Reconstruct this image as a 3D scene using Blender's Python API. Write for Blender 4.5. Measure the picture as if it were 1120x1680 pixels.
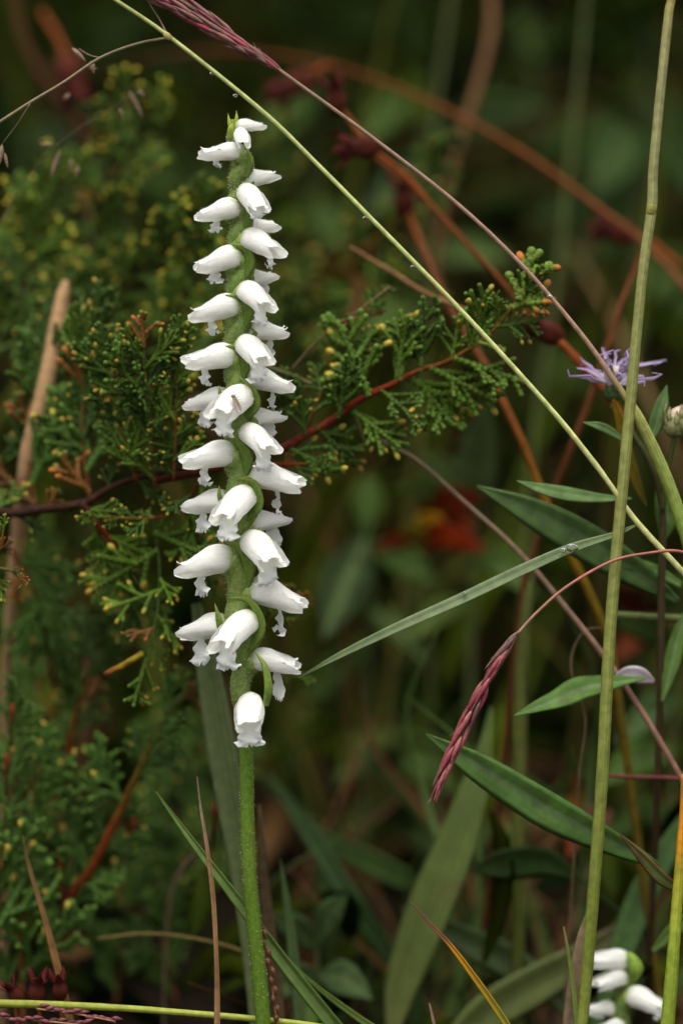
import bpy, math, random
import numpy as np
from mathutils import Vector, Matrix
from mathutils.bvhtree import BVHTree

for o in list(bpy.data.objects):
    bpy.data.objects.remove(o, do_unlink=True)
scene = bpy.context.scene
COL = scene.collection

# ------------------------------------------------------------------ camera
D = 0.626                      # lens to orchid, metres (macro lens)
FPX = 5535.0                   # focal length in photo pixels (1120 x 1680)
PITCH = math.radians(9.0)
ZC = 0.139                     # height of the picture centre above the ground at the orchid
F = Vector((0, math.cos(PITCH), -math.sin(PITCH)))
U = Vector((0, math.sin(PITCH), math.cos(PITCH)))
R = Vector((1, 0, 0))
CAM = Vector((0, 0, ZC)) - F * D
S = D / FPX                    # metres per photo pixel at the orchid

cd = bpy.data.cameras.new('camera')
cam = bpy.data.objects.new('camera', cd)
COL.objects.link(cam)
cam.location = CAM
cam.rotation_euler = (math.pi / 2 - PITCH, 0, 0)
cd.sensor_fit = 'VERTICAL'
cd.sensor_height = 36.0
cd.lens = 36.0 * FPX / 1680.0
cd.clip_start = 0.01
cd.clip_end = 500.0
cd.dof.use_dof = True
cd.dof.focus_distance = D - 0.001
cd.dof.aperture_fstop = 5.2
cd.dof.aperture_blades = 7
scene.camera = cam

# ------------------------------------------------------------------ world, sun, exposure
SUN_EL, SUN_AZ = math.radians(76), math.radians(195)   # high, from behind the camera's left
w = bpy.data.worlds.new('World')
scene.world = w
w.use_nodes = True
nt = w.node_tree
nt.nodes.clear()
sky = nt.nodes.new('ShaderNodeTexSky')
sky.sky_type = 'NISHITA'
sky.sun_disc = False
sky.sun_elevation = SUN_EL
sky.sun_rotation = SUN_AZ
sky.air_density = 1.0
sky.dust_density = 4.0
hs = nt.nodes.new('ShaderNodeHueSaturation')
hs.inputs['Saturation'].default_value = 0.0           # overcast grey
bg = nt.nodes.new('ShaderNodeBackground')
bg.inputs['Strength'].default_value = 0.145
wo = nt.nodes.new('ShaderNodeOutputWorld')
nt.links.new(sky.outputs[0], hs.inputs['Color'])
nt.links.new(hs.outputs[0], bg.inputs['Color'])
nt.links.new(bg.outputs[0], wo.inputs['Surface'])

sd = bpy.data.lights.new('sun', 'SUN')
sd.energy = 1.15
sd.angle = math.radians(28)
sd.color = (1.0, 0.93, 0.80)
sun = bpy.data.objects.new('sun', sd)
COL.objects.link(sun)
sdir = Vector((math.sin(SUN_AZ) * math.cos(SUN_EL), math.cos(SUN_AZ) * math.cos(SUN_EL), math.sin(SUN_EL)))
sun.rotation_euler = sdir.to_track_quat('Z', 'Y').to_euler()
sun.location = sdir * 3

vs = scene.view_settings
vs.view_transform = 'Standard'
vs.look = 'None'
vs.exposure = 0.86
vs.gamma = 1.0
scene.cycles.max_bounces = 6
scene.cycles.diffuse_bounces = 3
scene.cycles.transmission_bounces = 4
scene.cycles.use_denoising = True

# ------------------------------------------------------------------ helpers
rnd = random.Random(7)


def warp(d):
    return float(np.interp(d, [-20, 0, 30, 50, 62, 80, 130, 210], [-20, 0, 20, 36, 52, 90, 170, 290]))


def P(px, py, d=0.0):
    """A point that the photograph shows at (px, py), d millimetres behind the orchid."""
    k = D + warp(d) * 0.001
    return CAM + (F + R * ((px - 560) / FPX) - U * ((py - 840) / FPX)) * k


def ground_h(x, y):
    base = np.where(y > 0.12, (y - 0.12) * 0.16, 0.0)
    base = np.where(y > 2.5, 0.3808 + (y - 2.5) * 0.02, base)
    return base + 0.004 * np.sin(x * 31 + 1.3) * np.cos(y * 27) + 0.006 * np.sin(x * 11 + y * 9) - 0.004


def lin(h):
    c = [int(h[i:i + 2], 16) / 255 for i in (0, 2, 4)]
    return tuple(((v + 0.055) / 1.055) ** 2.4 if v > 0.04045 else v / 12.92 for v in c)


def mixc(a, b, t):
    return tuple(a[i] * (1 - t) + b[i] * t for i in range(3))


def spline(pts, n):
    """Catmull-Rom through rows of numbers."""
    A = np.array(pts, float)
    if len(A) == 2:
        t = np.linspace(0, 1, n)[:, None]
        return A[0] * (1 - t) + A[1] * t
    E = np.vstack([2 * A[0] - A[1], A, 2 * A[-1] - A[-2]])
    m = len(A) - 1
    out = []
    for s in np.linspace(0, m, n):
        i = min(int(s), m - 1)
        t = s - i
        p0, p1, p2, p3 = E[i], E[i + 1], E[i + 2], E[i + 3]
        out.append(0.5 * ((2 * p1) + (-p0 + p2) * t + (2 * p0 - 5 * p1 + 4 * p2 - p3) * t * t + (-p0 + 3 * p1 - 3 * p2 + p3) * t ** 3))
    return np.array(out)


def stops(cs, t):
    if isinstance(cs[0], (int, float)):
        return cs
    if t <= cs[0][0]:
        return cs[0][1]
    for (a, ca), (b, cb) in zip(cs, cs[1:]):
        if t <= b:
            return mixc(ca, cb, (t - a) / max(b - a, 1e-9))
    return cs[-1][1]


TONE = {'mass': .30, 'leaf': 1.15, 'weedleaf': .78, 'grassmass': .95, 'scale': .82, 'stalk': .86, 'blade': .80, 'dry': .62, 'wood': .55, 'herb': .95, 'spotted': .95, 'chaff': .85}


class MB:
    def __init__(self):
        self.v, self.f, self.c, self.uv = [], [], [], []

    def vert(self, p, c, uv=(0.0, 0.0)):
        self.v.append((p[0], p[1], p[2]))
        self.c.append((c[0], c[1], c[2], 1.0))
        self.uv.append(uv)
        return len(self.v) - 1

    def grid(self, rows, closed=False):
        for a, b in zip(rows, rows[1:]):
            n = len(a)
            for j in range(n if closed else n - 1):
                k = (j + 1) % n
                self.f.append((a[j], a[k], b[k], b[j]))

    def tube(self, pts, rad, col, seg=8, bump=0.0, rng=rnd):
        pts = [Vector(p) for p in pts]
        n = len(pts)
        T = [(pts[min(i + 1, n - 1)] - pts[max(i - 1, 0)]).normalized() for i in range(n)]
        nx = T[0].orthogonal().normalized()
        rows = []
        for i in range(n):
            nx = (nx - T[i] * nx.dot(T[i]))
            nx = nx.normalized() if nx.length > 1e-9 else T[i].orthogonal().normalized()
            by = T[i].cross(nx)
            t = i / max(n - 1, 1)
            c = stops(col, t)
            r = rad[i]
            row = []
            for j in range(seg):
                a = 2 * math.pi * j / seg
                rr = r * (1 + bump * (rng.random() - 0.5))
                row.append(self.vert(pts[i] + (nx * math.cos(a) + by * math.sin(a)) * rr, c, (j / seg, t)))
            rows.append(row)
        self.grid(rows, True)
        for row, p, tt in ((rows[0], pts[0], 0), (rows[-1], pts[-1], 1)):
            k = self.vert(p, stops(col, tt), (0, tt))
            for j in range(seg):
                q = (row[j], row[(j + 1) % seg], k)
                self.f.append(q if tt else q[::-1])

    def ribbon(self, pts, wid, col, roll=0.0, fold=0.25, th=0.00012, nx=7, wave=0.0, face=None, edge=None, mid=None, waven=3.0, seed=0):
        """A leaf blade with a V fold, a midrib and real thickness."""
        pts = [Vector(p) for p in pts]
        n = len(pts)
        top, bot = [], []
        ph = seed * 1.7
        for i in range(n):
            T = (pts[min(i + 1, n - 1)] - pts[max(i - 1, 0)]).normalized()
            view = face if face is not None else (pts[i] - CAM).normalized()
            sd_ = T.cross(view)
            sd_ = sd_.normalized() if sd_.length > 1e-6 else T.orthogonal().normalized()
            rl = roll(i / (n - 1)) if callable(roll) else roll
            sd_ = Matrix.Rotation(rl, 3, T) @ sd_
            nr = sd_.cross(T).normalized()
            t = i / (n - 1)
            w_ = wid[i]
            c = stops(col, t)
            a, b = [], []
            for j in range(nx):
                u = -1 + 2 * j / (nx - 1)
                off = -fold * abs(u) * w_ * 0.5 + wave * w_ * abs(u) * math.sin(t * waven * 6.28 + ph + (2 if u > 0 else 0))
                cc = c
                if edge is not None:
                    cc = mixc(cc, edge, abs(u) ** 3)
                if mid is not None:
                    cc = mixc(cc, mid, max(0, 1 - abs(u) * 3.2))
                p = pts[i] + sd_ * (u * w_ * 0.5) + nr * off
                a.append(self.vert(p, cc, (u * 0.5 + 0.5, t)))
                if 0 < j < nx - 1:
                    b.append(self.vert(p - nr * th, cc, (u * 0.5 + 0.5, t)))
            top.append(a)
            bot.append([a[0]] + b + [a[-1]])
        self.grid(top)
        self.grid([list(reversed(x)) for x in bot])

    def ball(self, c, r, col, sq=(1, 1, 1), n=6, m=9, axes=None):
        c = Vector(c)
        ax = axes or (R, F, U)
        rows = []
        for i in range(1, n):
            th = math.pi * i / n
            row = []
            for j in range(m):
                ph = 2 * math.pi * j / m
                d = ax[0] * (math.sin(th) * math.cos(ph) * sq[0]) + ax[1] * (math.sin(th) * math.sin(ph) * sq[1]) + ax[2] * (math.cos(th) * sq[2])
                row.append(self.vert(c + d * r, stops(col, 1 - i / n), (j / m, i / n)))
            rows.append(row)
        self.grid(rows, True)
        for row, s in ((rows[0], 1), (rows[-1], -1)):
            k = self.vert(c + ax[2] * (r * sq[2] * s), stops(col, 1 if s > 0 else 0))
            for j in range(m):
                q = (row[j], k, row[(j + 1) % m])
                self.f.append(q if s > 0 else q[::-1])

    def mesh(self, name, material, org=None, smooth=True):
        me = bpy.data.meshes.new(name)
        v = np.array(self.v, dtype=np.float64)
        if org is not None and len(v):
            v = v - np.array(org)
        me.from_pydata(v.tolist(), [], self.f)
        at = me.color_attributes.new('Col', 'FLOAT_COLOR', 'POINT')
        cc = np.array(self.c, dtype=np.float32)
        k = TONE.get(material)
        if k:
            grey = cc[:, :3].mean(axis=1, keepdims=True)
            cc[:, :3] = np.clip(grey + (cc[:, :3] - grey) * 1.15, 0.0008, 1) * np.array([k * 1.02, k, k * .85])
        at.data.foreach_set('color', cc.ravel())
        ul = me.uv_layers.new(name='UVMap')
        li = np.zeros(len(me.loops), dtype=np.int32)
        me.loops.foreach_get('vertex_index', li)
        ul.data.foreach_set('uv', np.array(self.uv, dtype=np.float32)[li].ravel())
        if smooth:
            me.polygons.foreach_set('use_smooth', [True] * len(me.polygons))
        me.materials.append(M[material])
        me.update()
        return me

    def build(self, name, material, parent=None, smooth=True):
        org = world_loc(parent) if parent else None
        o = bpy.data.objects.new(name, self.mesh(name, material, org, smooth))
        COL.objects.link(o)
        if parent:
            o.parent = parent
        return o


def world_loc(o):
    v = Vector((0, 0, 0))
    while o:
        v = v + o.location
        o = o.parent
    return v


def thing(name, label, cat, loc, group=None):
    o = bpy.data.objects.new(name, None)
    o.empty_display_size = 0.005
    COL.objects.link(o)
    o.location = loc
    return tag(o, label, cat, group)


def tag(o, label=None, cat=None, group=None, kind=None):
    for k, v in (('label', label), ('category', cat), ('group', group), ('kind', kind)):
        if v:
            o[k] = v
    return o


# ------------------------------------------------------------------ materials
M = {}


def mat(name, rough=0.5, trans=0.0, nscale=900.0, namt=0.25, spec=0.35, bump=0.0, stripes=0.0, objvar=0.0, spots=0.0, coat=0.0, tcol=(1.0, 1.0, 0.7), sheen=0.0, sss=0.0):
    m = bpy.data.materials.new(name)
    m.use_nodes = True
    t = m.node_tree
    t.nodes.clear()
    L = t.links.new
    N = t.nodes.new
    at = N('ShaderNodeAttribute')
    at.attribute_name = 'Col'
    tc = N('ShaderNodeTexCoord')
    no = N('ShaderNodeTexNoise')
    no.inputs['Scale'].default_value = nscale
    no.inputs['Detail'].default_value = 4
    L(tc.outputs['Object'], no.inputs['Vector'])
    mr = N('ShaderNodeMapRange')
    mr.inputs['From Min'].default_value = 0.25
    mr.inputs['From Max'].default_value = 0.75
    mr.inputs['To Min'].default_value = 1 - namt
    mr.inputs['To Max'].default_value = 1 + namt
    L(no.outputs['Fac'], mr.inputs['Value'])
    fac = mr.outputs[0]
    if stripes:
        mp = N('ShaderNodeMapping')
        mp.inputs['Scale'].default_value = (26, 1.2, 1)
        L(tc.outputs['UV'], mp.inputs['Vector'])
        n2 = N('ShaderNodeTexNoise')
        n2.inputs['Scale'].default_value = 1.0
        n2.inputs['Detail'].default_value = 2
        L(mp.outputs[0], n2.inputs['Vector'])
        m2 = N('ShaderNodeMapRange')
        m2.inputs['From Min'].default_value = 0.3
        m2.inputs['From Max'].default_value = 0.7
        m2.inputs['To Min'].default_value = 1 - stripes
        m2.inputs['To Max'].default_value = 1 + stripes
        L(n2.outputs['Fac'], m2.inputs['Value'])
        mu = N('ShaderNodeMath')
        mu.operation = 'MULTIPLY'
        L(fac, mu.inputs[0])
        L(m2.outputs[0], mu.inputs[1])
        fac = mu.outputs[0]
    if objvar:
        oi = N('ShaderNodeObjectInfo')
        m3 = N('ShaderNodeMapRange')
        m3.inputs['To Min'].default_value = 1 - objvar
        m3.inputs['To Max'].default_value = 1 + objvar
        L(oi.outputs['Random'], m3.inputs['Value'])
        mu = N('ShaderNodeMath')
        mu.operation = 'MULTIPLY'
        L(fac, mu.inputs[0])
        L(m3.outputs[0], mu.inputs[1])
        fac = mu.outputs[0]
    vm = N('ShaderNodeVectorMath')
    vm.operation = 'SCALE'
    L(at.outputs['Color'], vm.inputs[0])
    L(fac, vm.inputs['Scale'])
    colr = vm.outputs[0]
    if spots:
        n4 = N('ShaderNodeTexNoise')
        n4.inputs['Scale'].default_value = nscale * 0.35
        n4.inputs['Detail'].default_value = 5
        n4.inputs['Roughness'].default_value = 0.7
        L(tc.outputs['Object'], n4.inputs['Vector'])
        m4 = N('ShaderNodeMapRange')
        m4.inputs['From Min'].default_value = 0.58
        m4.inputs['From Max'].default_value = 0.7
        m4.inputs['To Max'].default_value = spots
        L(n4.outputs['Fac'], m4.inputs['Value'])
        mx = N('ShaderNodeMix')
        mx.data_type = 'RGBA'
        L(m4.outputs[0], mx.inputs[0])
        L(colr, mx.inputs[6])
        mx.inputs[7].default_value = (0.10, 0.045, 0.02, 1)
        colr = mx.outputs[2]
    pb = N('ShaderNodeBsdfPrincipled')
    L(colr, pb.inputs['Base Color'])
    pb.inputs['Roughness'].default_value = rough
    pb.inputs['Specular IOR Level'].default_value = spec
    if coat:
        pb.inputs['Coat Weight'].default_value = coat
        pb.inputs['Coat Roughness'].default_value = 0.25
    if sss:
        pb.inputs['Subsurface Weight'].default_value = sss
        pb.inputs['Subsurface Radius'].default_value = (1.0, 0.9, 0.7)
        pb.inputs['Subsurface Scale'].default_value = 0.0003
    if sheen:
        pb.inputs['Sheen Weight'].default_value = sheen
    if bump:
        bp = N('ShaderNodeBump')
        bp.inputs['Strength'].default_value = bump
        bp.inputs['Distance'].default_value = 0.0003
        L(fac, bp.inputs['Height'])
        L(bp.outputs[0], pb.inputs['Normal'])
    out = N('ShaderNodeOutputMaterial')
    if trans:
        tr = N('ShaderNodeBsdfTranslucent')
        tm = N('ShaderNodeVectorMath')
        tm.operation = 'MULTIPLY'
        tm.inputs[1].default_value = tcol
        L(colr, tm.inputs[0])
        L(tm.outputs[0], tr.inputs['Color'])
        ms = N('ShaderNodeMixShader')
        ms.inputs[0].default_value = trans
        L(pb.outputs[0], ms.inputs[1])
        L(tr.outputs[0], ms.inputs[2])
        L(ms.outputs[0], out.inputs['Surface'])
    else:
        L(pb.outputs[0], out.inputs['Surface'])
    M[name] = m
    return m


mat('petal', rough=0.6, trans=0.42, nscale=2200, namt=0.06, spec=0.2, tcol=(1, 1, 0.95), stripes=0.10, bump=0.25, sss=0.2)
mat('lip', rough=0.5, trans=0.45, nscale=2500, namt=0.06, spec=0.3, tcol=(1, 1, 1))
mat('herb', rough=0.65, nscale=1400, namt=0.3, spec=0.15, stripes=0.12, trans=0.12, tcol=(1.2, 1.3, 0.5))
mat('stalk', rough=0.5, nscale=700, namt=0.3, spec=0.22, stripes=0.3, spots=0.35)
mat('blade', rough=0.5, trans=0.22, nscale=500, namt=0.2, spec=0.22, stripes=0.28, tcol=(1.1, 1.3, 0.5))
mat('leaf', rough=0.55, trans=0.25, nscale=420, namt=0.3, spec=0.15, spots=0.35, stripes=0.12, tcol=(1.1, 1.4, 0.3), bump=0.3)
mat('weedleaf', rough=0.65, trans=0.22, nscale=300, namt=0.35, spec=0.06, tcol=(1.1, 1.4, 0.3), spots=0.3)
mat('spotted', rough=0.6, trans=0.15, nscale=260, namt=0.2, spec=0.2, stripes=0.2, spots=0.75, tcol=(1.1, 1.3, 0.5))
mat('dry', rough=0.75, nscale=600, namt=0.3, spec=0.08, stripes=0.3)
mat('wood', rough=0.75, nscale=900, namt=0.5, spec=0.1, bump=0.8)
mat('scale', rough=0.55, nscale=800, namt=0.3, spec=0.15, objvar=0.35, trans=0.06)
mat('chaff', rough=0.5, nscale=1300, namt=0.35, spec=0.3, stripes=0.35, trans=0.1, tcol=(1.2, 0.7, 0.8))
mat('ray', rough=0.5, trans=0.3, nscale=1500, namt=0.1, tcol=(1, 0.9, 1.1))
mat('insect', rough=0.35, nscale=3500, namt=0.3, spec=0.5, coat=0.3)
mat('mass', rough=0.6, trans=0.2, nscale=60, namt=0.3, spec=0.03, tcol=(1.1, 1.4, 0.4))
mat('grassmass', rough=0.6, trans=0.2, nscale=60, namt=0.3, spec=0.08, tcol=(1.1, 1.4, 0.4))
mat('soil', rough=0.95, nscale=45, namt=0.6, spec=0.0, bump=1.0)
mw = bpy.data.materials.new('water')
mw.use_nodes = True
pbw = mw.node_tree.nodes['Principled BSDF']
pbw.inputs['Base Color'].default_value = (1, 1, 1, 1)
pbw.inputs['Roughness'].default_value = 0.02
pbw.inputs['IOR'].default_value = 1.33
pbw.inputs['Transmission Weight'].default_value = 1.0
M['water'] = mw

# ------------------------------------------------------------------ the setting: ground
mb = MB()
ax = np.sinh(np.linspace(-6.2, 6.2, 121)) / np.sinh(6.2) * 90
ax = ax[np.argsort(ax)]
rows = []
for y in ax + 0.3:
    hz = ground_h(ax, np.full_like(ax, y))
    rows.append([mb.vert((float(x), float(y), float(z)), (0.014, 0.010, 0.007)) for x, z in zip(ax, hz)])
mb.grid(rows)
tag(mb.build('ground', 'soil'), 'dark damp soil under the plants', None, kind='structure')


def gz(p):
    return float(ground_h(np.array(p[0]), np.array(p[1])))


def rooted(W, rad, steps=6, lean=0.35):
    """Carry a stalk that leaves the frame on down to the ground."""
    p = Vector(W[-1])
    t = (Vector(W[-1]) - Vector(W[-3])).normalized()
    t = (t * lean + Vector((0, 0, -1)) * (1 - lean)).normalized()
    if t.z > -0.3:
        t = Vector((t.x * 0.3, t.y * 0.3, -1)).normalized()
    h = max(0.004, p.z - gz(p) + 0.004)
    for i in range(1, steps + 1):
        W.append(p + t * (h / -t.z) * i / steps)
        rad.append(rad[-1] * 1.01)
    return W, rad


def path3(path, n):
    A = spline([(q[0], q[1], q[2], q[3]) for q in path], n)
    W = [P(a[0], a[1], a[2]) for a in A]
    r = [max(a[3], 0.02) * (D + warp(a[2]) * 0.001) / FPX for a in A]
    return W, r


def stalk(name, path, col, parent=None, material='stalk', n=36, root=False, seg=9, lean=0.35, bump=0.05):
    """path rows: px, py, depth mm, width px."""
    W, wd = path3(path, n)
    if root:
        W, wd = rooted(W, wd, lean=lean)
    b = MB()
    b.tube(W, [x * 0.5 for x in wd], col, seg=seg, bump=0.22 if material == 'wood' else bump)
    return b.build(name, material, parent)


def blade(name, path, col, parent=None, material='blade', n=30, root=False, lean=0.35, **kw):
    W, wd = path3(path, n)
    if root:
        W, wd = rooted(W, wd, lean=lean)
    b = MB()
    b.ribbon(W, wd, col, **kw)
    return b.build(name, material, parent)


# ------------------------------------------------------------------ the background mass
GREENS = [(0.018, 0.034, 0.004), (0.028, 0.046, 0.004), (0.012, 0.028, 0.005), (0.038, 0.055, 0.005), (0.009, 0.016, 0.003), (0.065, 0.09, 0.010), (0.10, 0.145, 0.016), (0.085, 0.13, 0.02)]
DRY = [(0.10, 0.05, 0.024), (0.07, 0.032, 0.015), (0.14, 0.08, 0.04), (0.06, 0.02, 0.012)]


def leaf_mass(name, label, count, seed, yr, xr, zr, lr, wr, up, colours, kind_mat='mass'):
    g = random.Random(seed)
    b = MB()
    for _ in range(count):
        y = g.uniform(*yr)
        xs = 0.12 + 0.22 * (y + 0.6)
        x = g.uniform(-1, 1) * xs * xr
        z0 = gz((x, y))
        p = Vector((x, y, z0 + g.uniform(*zr)))
        L_ = g.uniform(*lr)
        W_ = g.uniform(*wr)
        d = Vector((g.gauss(0, 1), g.gauss(0, 1), g.gauss(up, 0.6))).normalized()
        bend = Vector((g.gauss(0, 0.3), g.gauss(0, 0.3), -abs(g.gauss(0.3, 0.3))))
        pts, ws = [], []
        for i in range(6):
            t = i / 5
            pts.append(p + d * L_ * t + bend * L_ * t * t * 0.6)
            ws.append(W_ * max(0.04, math.sin(math.pi * (0.06 + 0.92 * t)) ** 0.8))
        c = g.choice(colours)
        k = g.uniform(0.7, 1.3)
        face = Vector((g.gauss(0, 0.5), g.gauss(0.6, 0.5), -1 + g.gauss(0, 0.5))).normalized()
        b.ribbon(pts, ws, (c[0] * k, c[1] * k, c[2] * k), fold=0.25, nx=3, face=face, th=0.0003)
    return tag(b.build(name, kind_mat), label, None, kind='stuff')


leaf_mass('undergrowth', 'dim green leafy weeds far behind the orchid', 3600, 3, (0.20, 0.75), 1.0, (0.0, 0.42), (0.018, 0.055), (0.003, 0.011), 0.4, GREENS)
leaf_mass('far_undergrowth', 'dark tangle of leaves at the back', 3000, 4, (0.75, 1.9), 1.0, (0.0, 0.7), (0.05, 0.12), (0.008, 0.025), 0.4, GREENS)
leaf_mass('distant_thicket', 'dark leafy thicket closing the view', 1500, 5, (1.9, 3.4), 1.1, (0.0, 1.3), (0.12, 0.30), (0.03, 0.07), 0.4, GREENS)
leaf_mass('grass', 'thin grass blades growing behind the orchid', 1300, 6, (0.13, 0.8), 0.9, (0.0, 0.03), (0.06, 0.24), (0.0010, 0.0036), 4.5, GREENS + [(0.09, 0.10, 0.025), (.10, .085, .03), (.13, .08, .035)], 'grassmass')
leaf_mass('leaf_litter', 'brown dead leaves and straw lying on the soil', 700, 8, (-0.1, 0.9), 0.8, (0.002, 0.02), (0.02, 0.07), (0.003, 0.012), -0.1, DRY, 'dry')
leaf_mass('straw_tangle', 'fine brown straws tangled through the undergrowth', 500, 14, (0.24, 0.7), 0.8, (0.0, 0.16), (0.05, 0.2), (0.0006, 0.0022), 0.5, DRY + [(.2, .13, .07)], 'dry')['kind'] = 'stuff'
leaf_mass('low_weeds', 'low dark green seedlings covering the soil', 700, 9, (0.03, 0.4), 0.8, (0.0, 0.05), (0.015, 0.045), (0.004, 0.010), 0.7, GREENS)

# ------------------------------------------------------------------ orchids
WHITE = (0.93, 0.925, 0.89)
LIPW = (0.88, 0.89, 0.87)
GREENB = (0.30, 0.40, 0.10)


def hairs(b, src, count, ln, wd, col, g, sel=None):
    """Short glandular hairs standing on the surface held by src."""
    V = [Vector(p) for p in src.v]
    faces = [f for f in src.f if len(f) == 4]
    for _ in range(count):
        f = g.choice(faces)
        a, c_, d_ = V[f[0]], V[f[2]], V[f[1]]
        nr = (d_ - a).cross(c_ - a)
        if nr.length < 1e-14:
            continue
        nr.normalize()
        u = g.random()
        p = a.lerp(c_, u).lerp(d_.lerp(V[f[3]], g.random()), 0.5)
        s = nr.orthogonal().normalized()
        s = Matrix.Rotation(g.random() * 6.28, 3, nr) @ s
        tip = p + (nr + s.cross(nr) * g.gauss(0, 0.35)) * ln * g.uniform(0.6, 1.3)
        i0 = b.vert(p + s * wd, col)
        i1 = b.vert(p - s * wd, col)
        i2 = b.vert(tip, col)
        b.f.append((i0, i1, i2))


def flower(root, seed, base, tip, f, d0=0.0, lip=1.0, lips=1.0, flare=0.10, stemat=None, ov=1.0, open_=1.0, bract=None, bw=20, fat=1.0, fuzz=1, ly=0.45):
    """A nodding tubular orchid flower: hood, two side sepals, two petal tips, frilled lip, ovary, bract."""
    g = random.Random(seed * 13 + 5)
    s = (D + warp(d0) * 0.001) / FPX
    if f > 20:
        f = f * 1.45
    axis = R * (tip[0] - base[0]) - U * (tip[1] - base[1]) - F * f
    L = axis.length * s
    a = axis.normalized()
    up = (U - F * 0.15).normalized()
    v = (up - a * up.dot(a)).normalized()
    sw = a.cross(v)
    B = P(base[0], base[1], d0) - F * (max(min(f, 30), -30) * 0.4 * s)
    ip = np.interp
    curl = g.uniform(-0.06, 0.04)
    fat = fat * g.uniform(1.0, 1.14)
    twist = g.gauss(0, .12)
    v = (Matrix.Rotation(twist, 3, a) @ v)
    sw = a.cross(v)
    brown = g.choice((0, 0, .12, .3))
    ruf = g.uniform(.5, 1.3)
    rph = g.random() * 6.28

    def pt(x, y, z):
        return B + a * (x * L) + sw * (y * L) + v * (z * L)

    def centre(t):
        return curl * t + .045 * math.sin(math.pi * min(1, t * 1.05)) - .03 * max(0, t - .6)

    def hcol(t):
        c_ = mixc(GREENB, WHITE, min(1, max(0, (t - 0.03) / 0.17)) ** .6)
        return mixc(c_, (.55, .38, .22), brown * max(0, t - .86) / .14 * g.random() ** 2) if t > .86 else c_

    # hood: closed tube at the base, an open arch towards the tip
    hb = MB()
    rows = []
    nT, nP = 20, 26
    tend = 0.89
    for i in range(nT):
        t = tend * i / (nT - 1)
        zt = ip(t, [0, .1, .25, .4, .5, .6, .75, .93], [.2, .24, .26, .24, .2, .155, .115, .085]) * fat
        zb = ip(t, [0, .1, .3, .5, .7, .93], [-.19, -.2, -.205, -.205, -.16, -.06]) * fat
        ww = ip(t, [0, .06, .2, .42, .66, .82, .93], [.165, .205, .25, .27, .25, .205, .14]) * fat
        pm = ip(t, [0, .42, .58, .8, .93], [1.0, 1.0, .52, .44, .35]) * math.pi
        zc, hh = (zt + zb) / 2, (zt - zb) / 2
        row = []
        for j in range(nP):
            ph = -pm + 2 * pm * j / (nP - 1)
            groove = 1 - 0.08 * math.exp(-((abs(ph) - 1.25) / 0.14) ** 2) + 0.016 * math.cos(ph * 6)
            jag = 0
            if i >= nT - 2:
                jag = g.gauss(0, 0.009)
            x = t + jag + (0.02 * math.cos(ph) if i == nT - 1 else 0)
            z = zc + hh * math.cos(ph) * groove + centre(t) + .012 * ruf * max(0, t - .35) * math.sin(ph * 5 + t * 19 + rph)
            if t > 0.8:
                z += (t - 0.8) * 0.12
            row.append(hb.vert(pt(x, ww * math.sin(ph) * groove, z), hcol(t), (j / nP, t)))
        rows.append(row)
    hb.grid(rows)
    hood = hb.build('flower', 'petal', root)

    # lateral sepals clasping the tube, tips free
    for side in (-1, 1):
        b = MB()
        rows = []
        tip_up = g.uniform(-0.02, 0.05)
        fl = flare * g.uniform(0.6, 1.5)
        tl = g.uniform(0.99, 1.06)
        for i in range(18):
            q = i / 17
            t = 0.10 + (tl - 0.10) * q
            ww = ip(t, [.1, .2, .5, .75, 1.05], [.22, .25, .28, .26, .19]) * fat
            hh = ip(t, [.1, .3, .55, .8, 1.05], [.2, .215, .215, .18, .11]) * fat
            zc = ip(t, [.1, .5, .8, 1.05], [.01, .01, 0.0, -.005])
            sh = ip(q, [0, .12, .55, .8, .93, 1.0], [.6, .9, 1.0, .92, .74, .42])
            row = []
            for j in range(9):
                e = -1 + j / 4
                ph = (0.66 - 0.04 * q) * math.pi + e * 0.27 * math.pi * sh
                k = 1.045 + 0.02 * math.cos(e * 5) + .05 * max(0, -e - .5) * (1 + q)
                y = (ww * k * math.sin(ph) + fl * max(0, q - .55) ** 1.5 * 2.2) * side
                z = zc + hh * k * math.cos(ph) + centre(t) + tip_up * max(0, q - .6) * 2
                z += 0.011 * ruf * math.sin(q * 17 + seed + e * 3) * q
                x = t + (g.gauss(0, .008) if q > .8 else 0)
                row.append(b.vert(pt(x, y, z), mixc(hcol(t), WHITE, .4), (e * .5 + .5, q)))
            rows.append(row)
        b.grid(rows if side > 0 else [list(reversed(r_)) for r_ in rows])
        o = b.build('sepal', 'petal', hood)

    # petal tips that peep out under the hood
    if open_ > 0.3:
        for side in (-1, 1):
            b = MB()
            pts, ws = [], []
            rec = g.choice((0.0, 0.04, 0.08, 0.13)) * open_
            for i in range(9):
                q = i / 8
                t = 0.52 + q * 0.45
                pts.append(pt(t, side * (0.13 + 0.04 * q * open_), 0.10 - 0.085 * q + rec * q ** 5 + centre(t)))
                ws.append(L * 0.17 * (1 - 0.45 * q))
            b.ribbon(pts, ws, WHITE, fold=0.2, nx=5, th=0.00008, wave=0.14, waven=2.4, seed=g.random() * 9, face=-v)
            b.build('petal', 'petal', hood)

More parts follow.
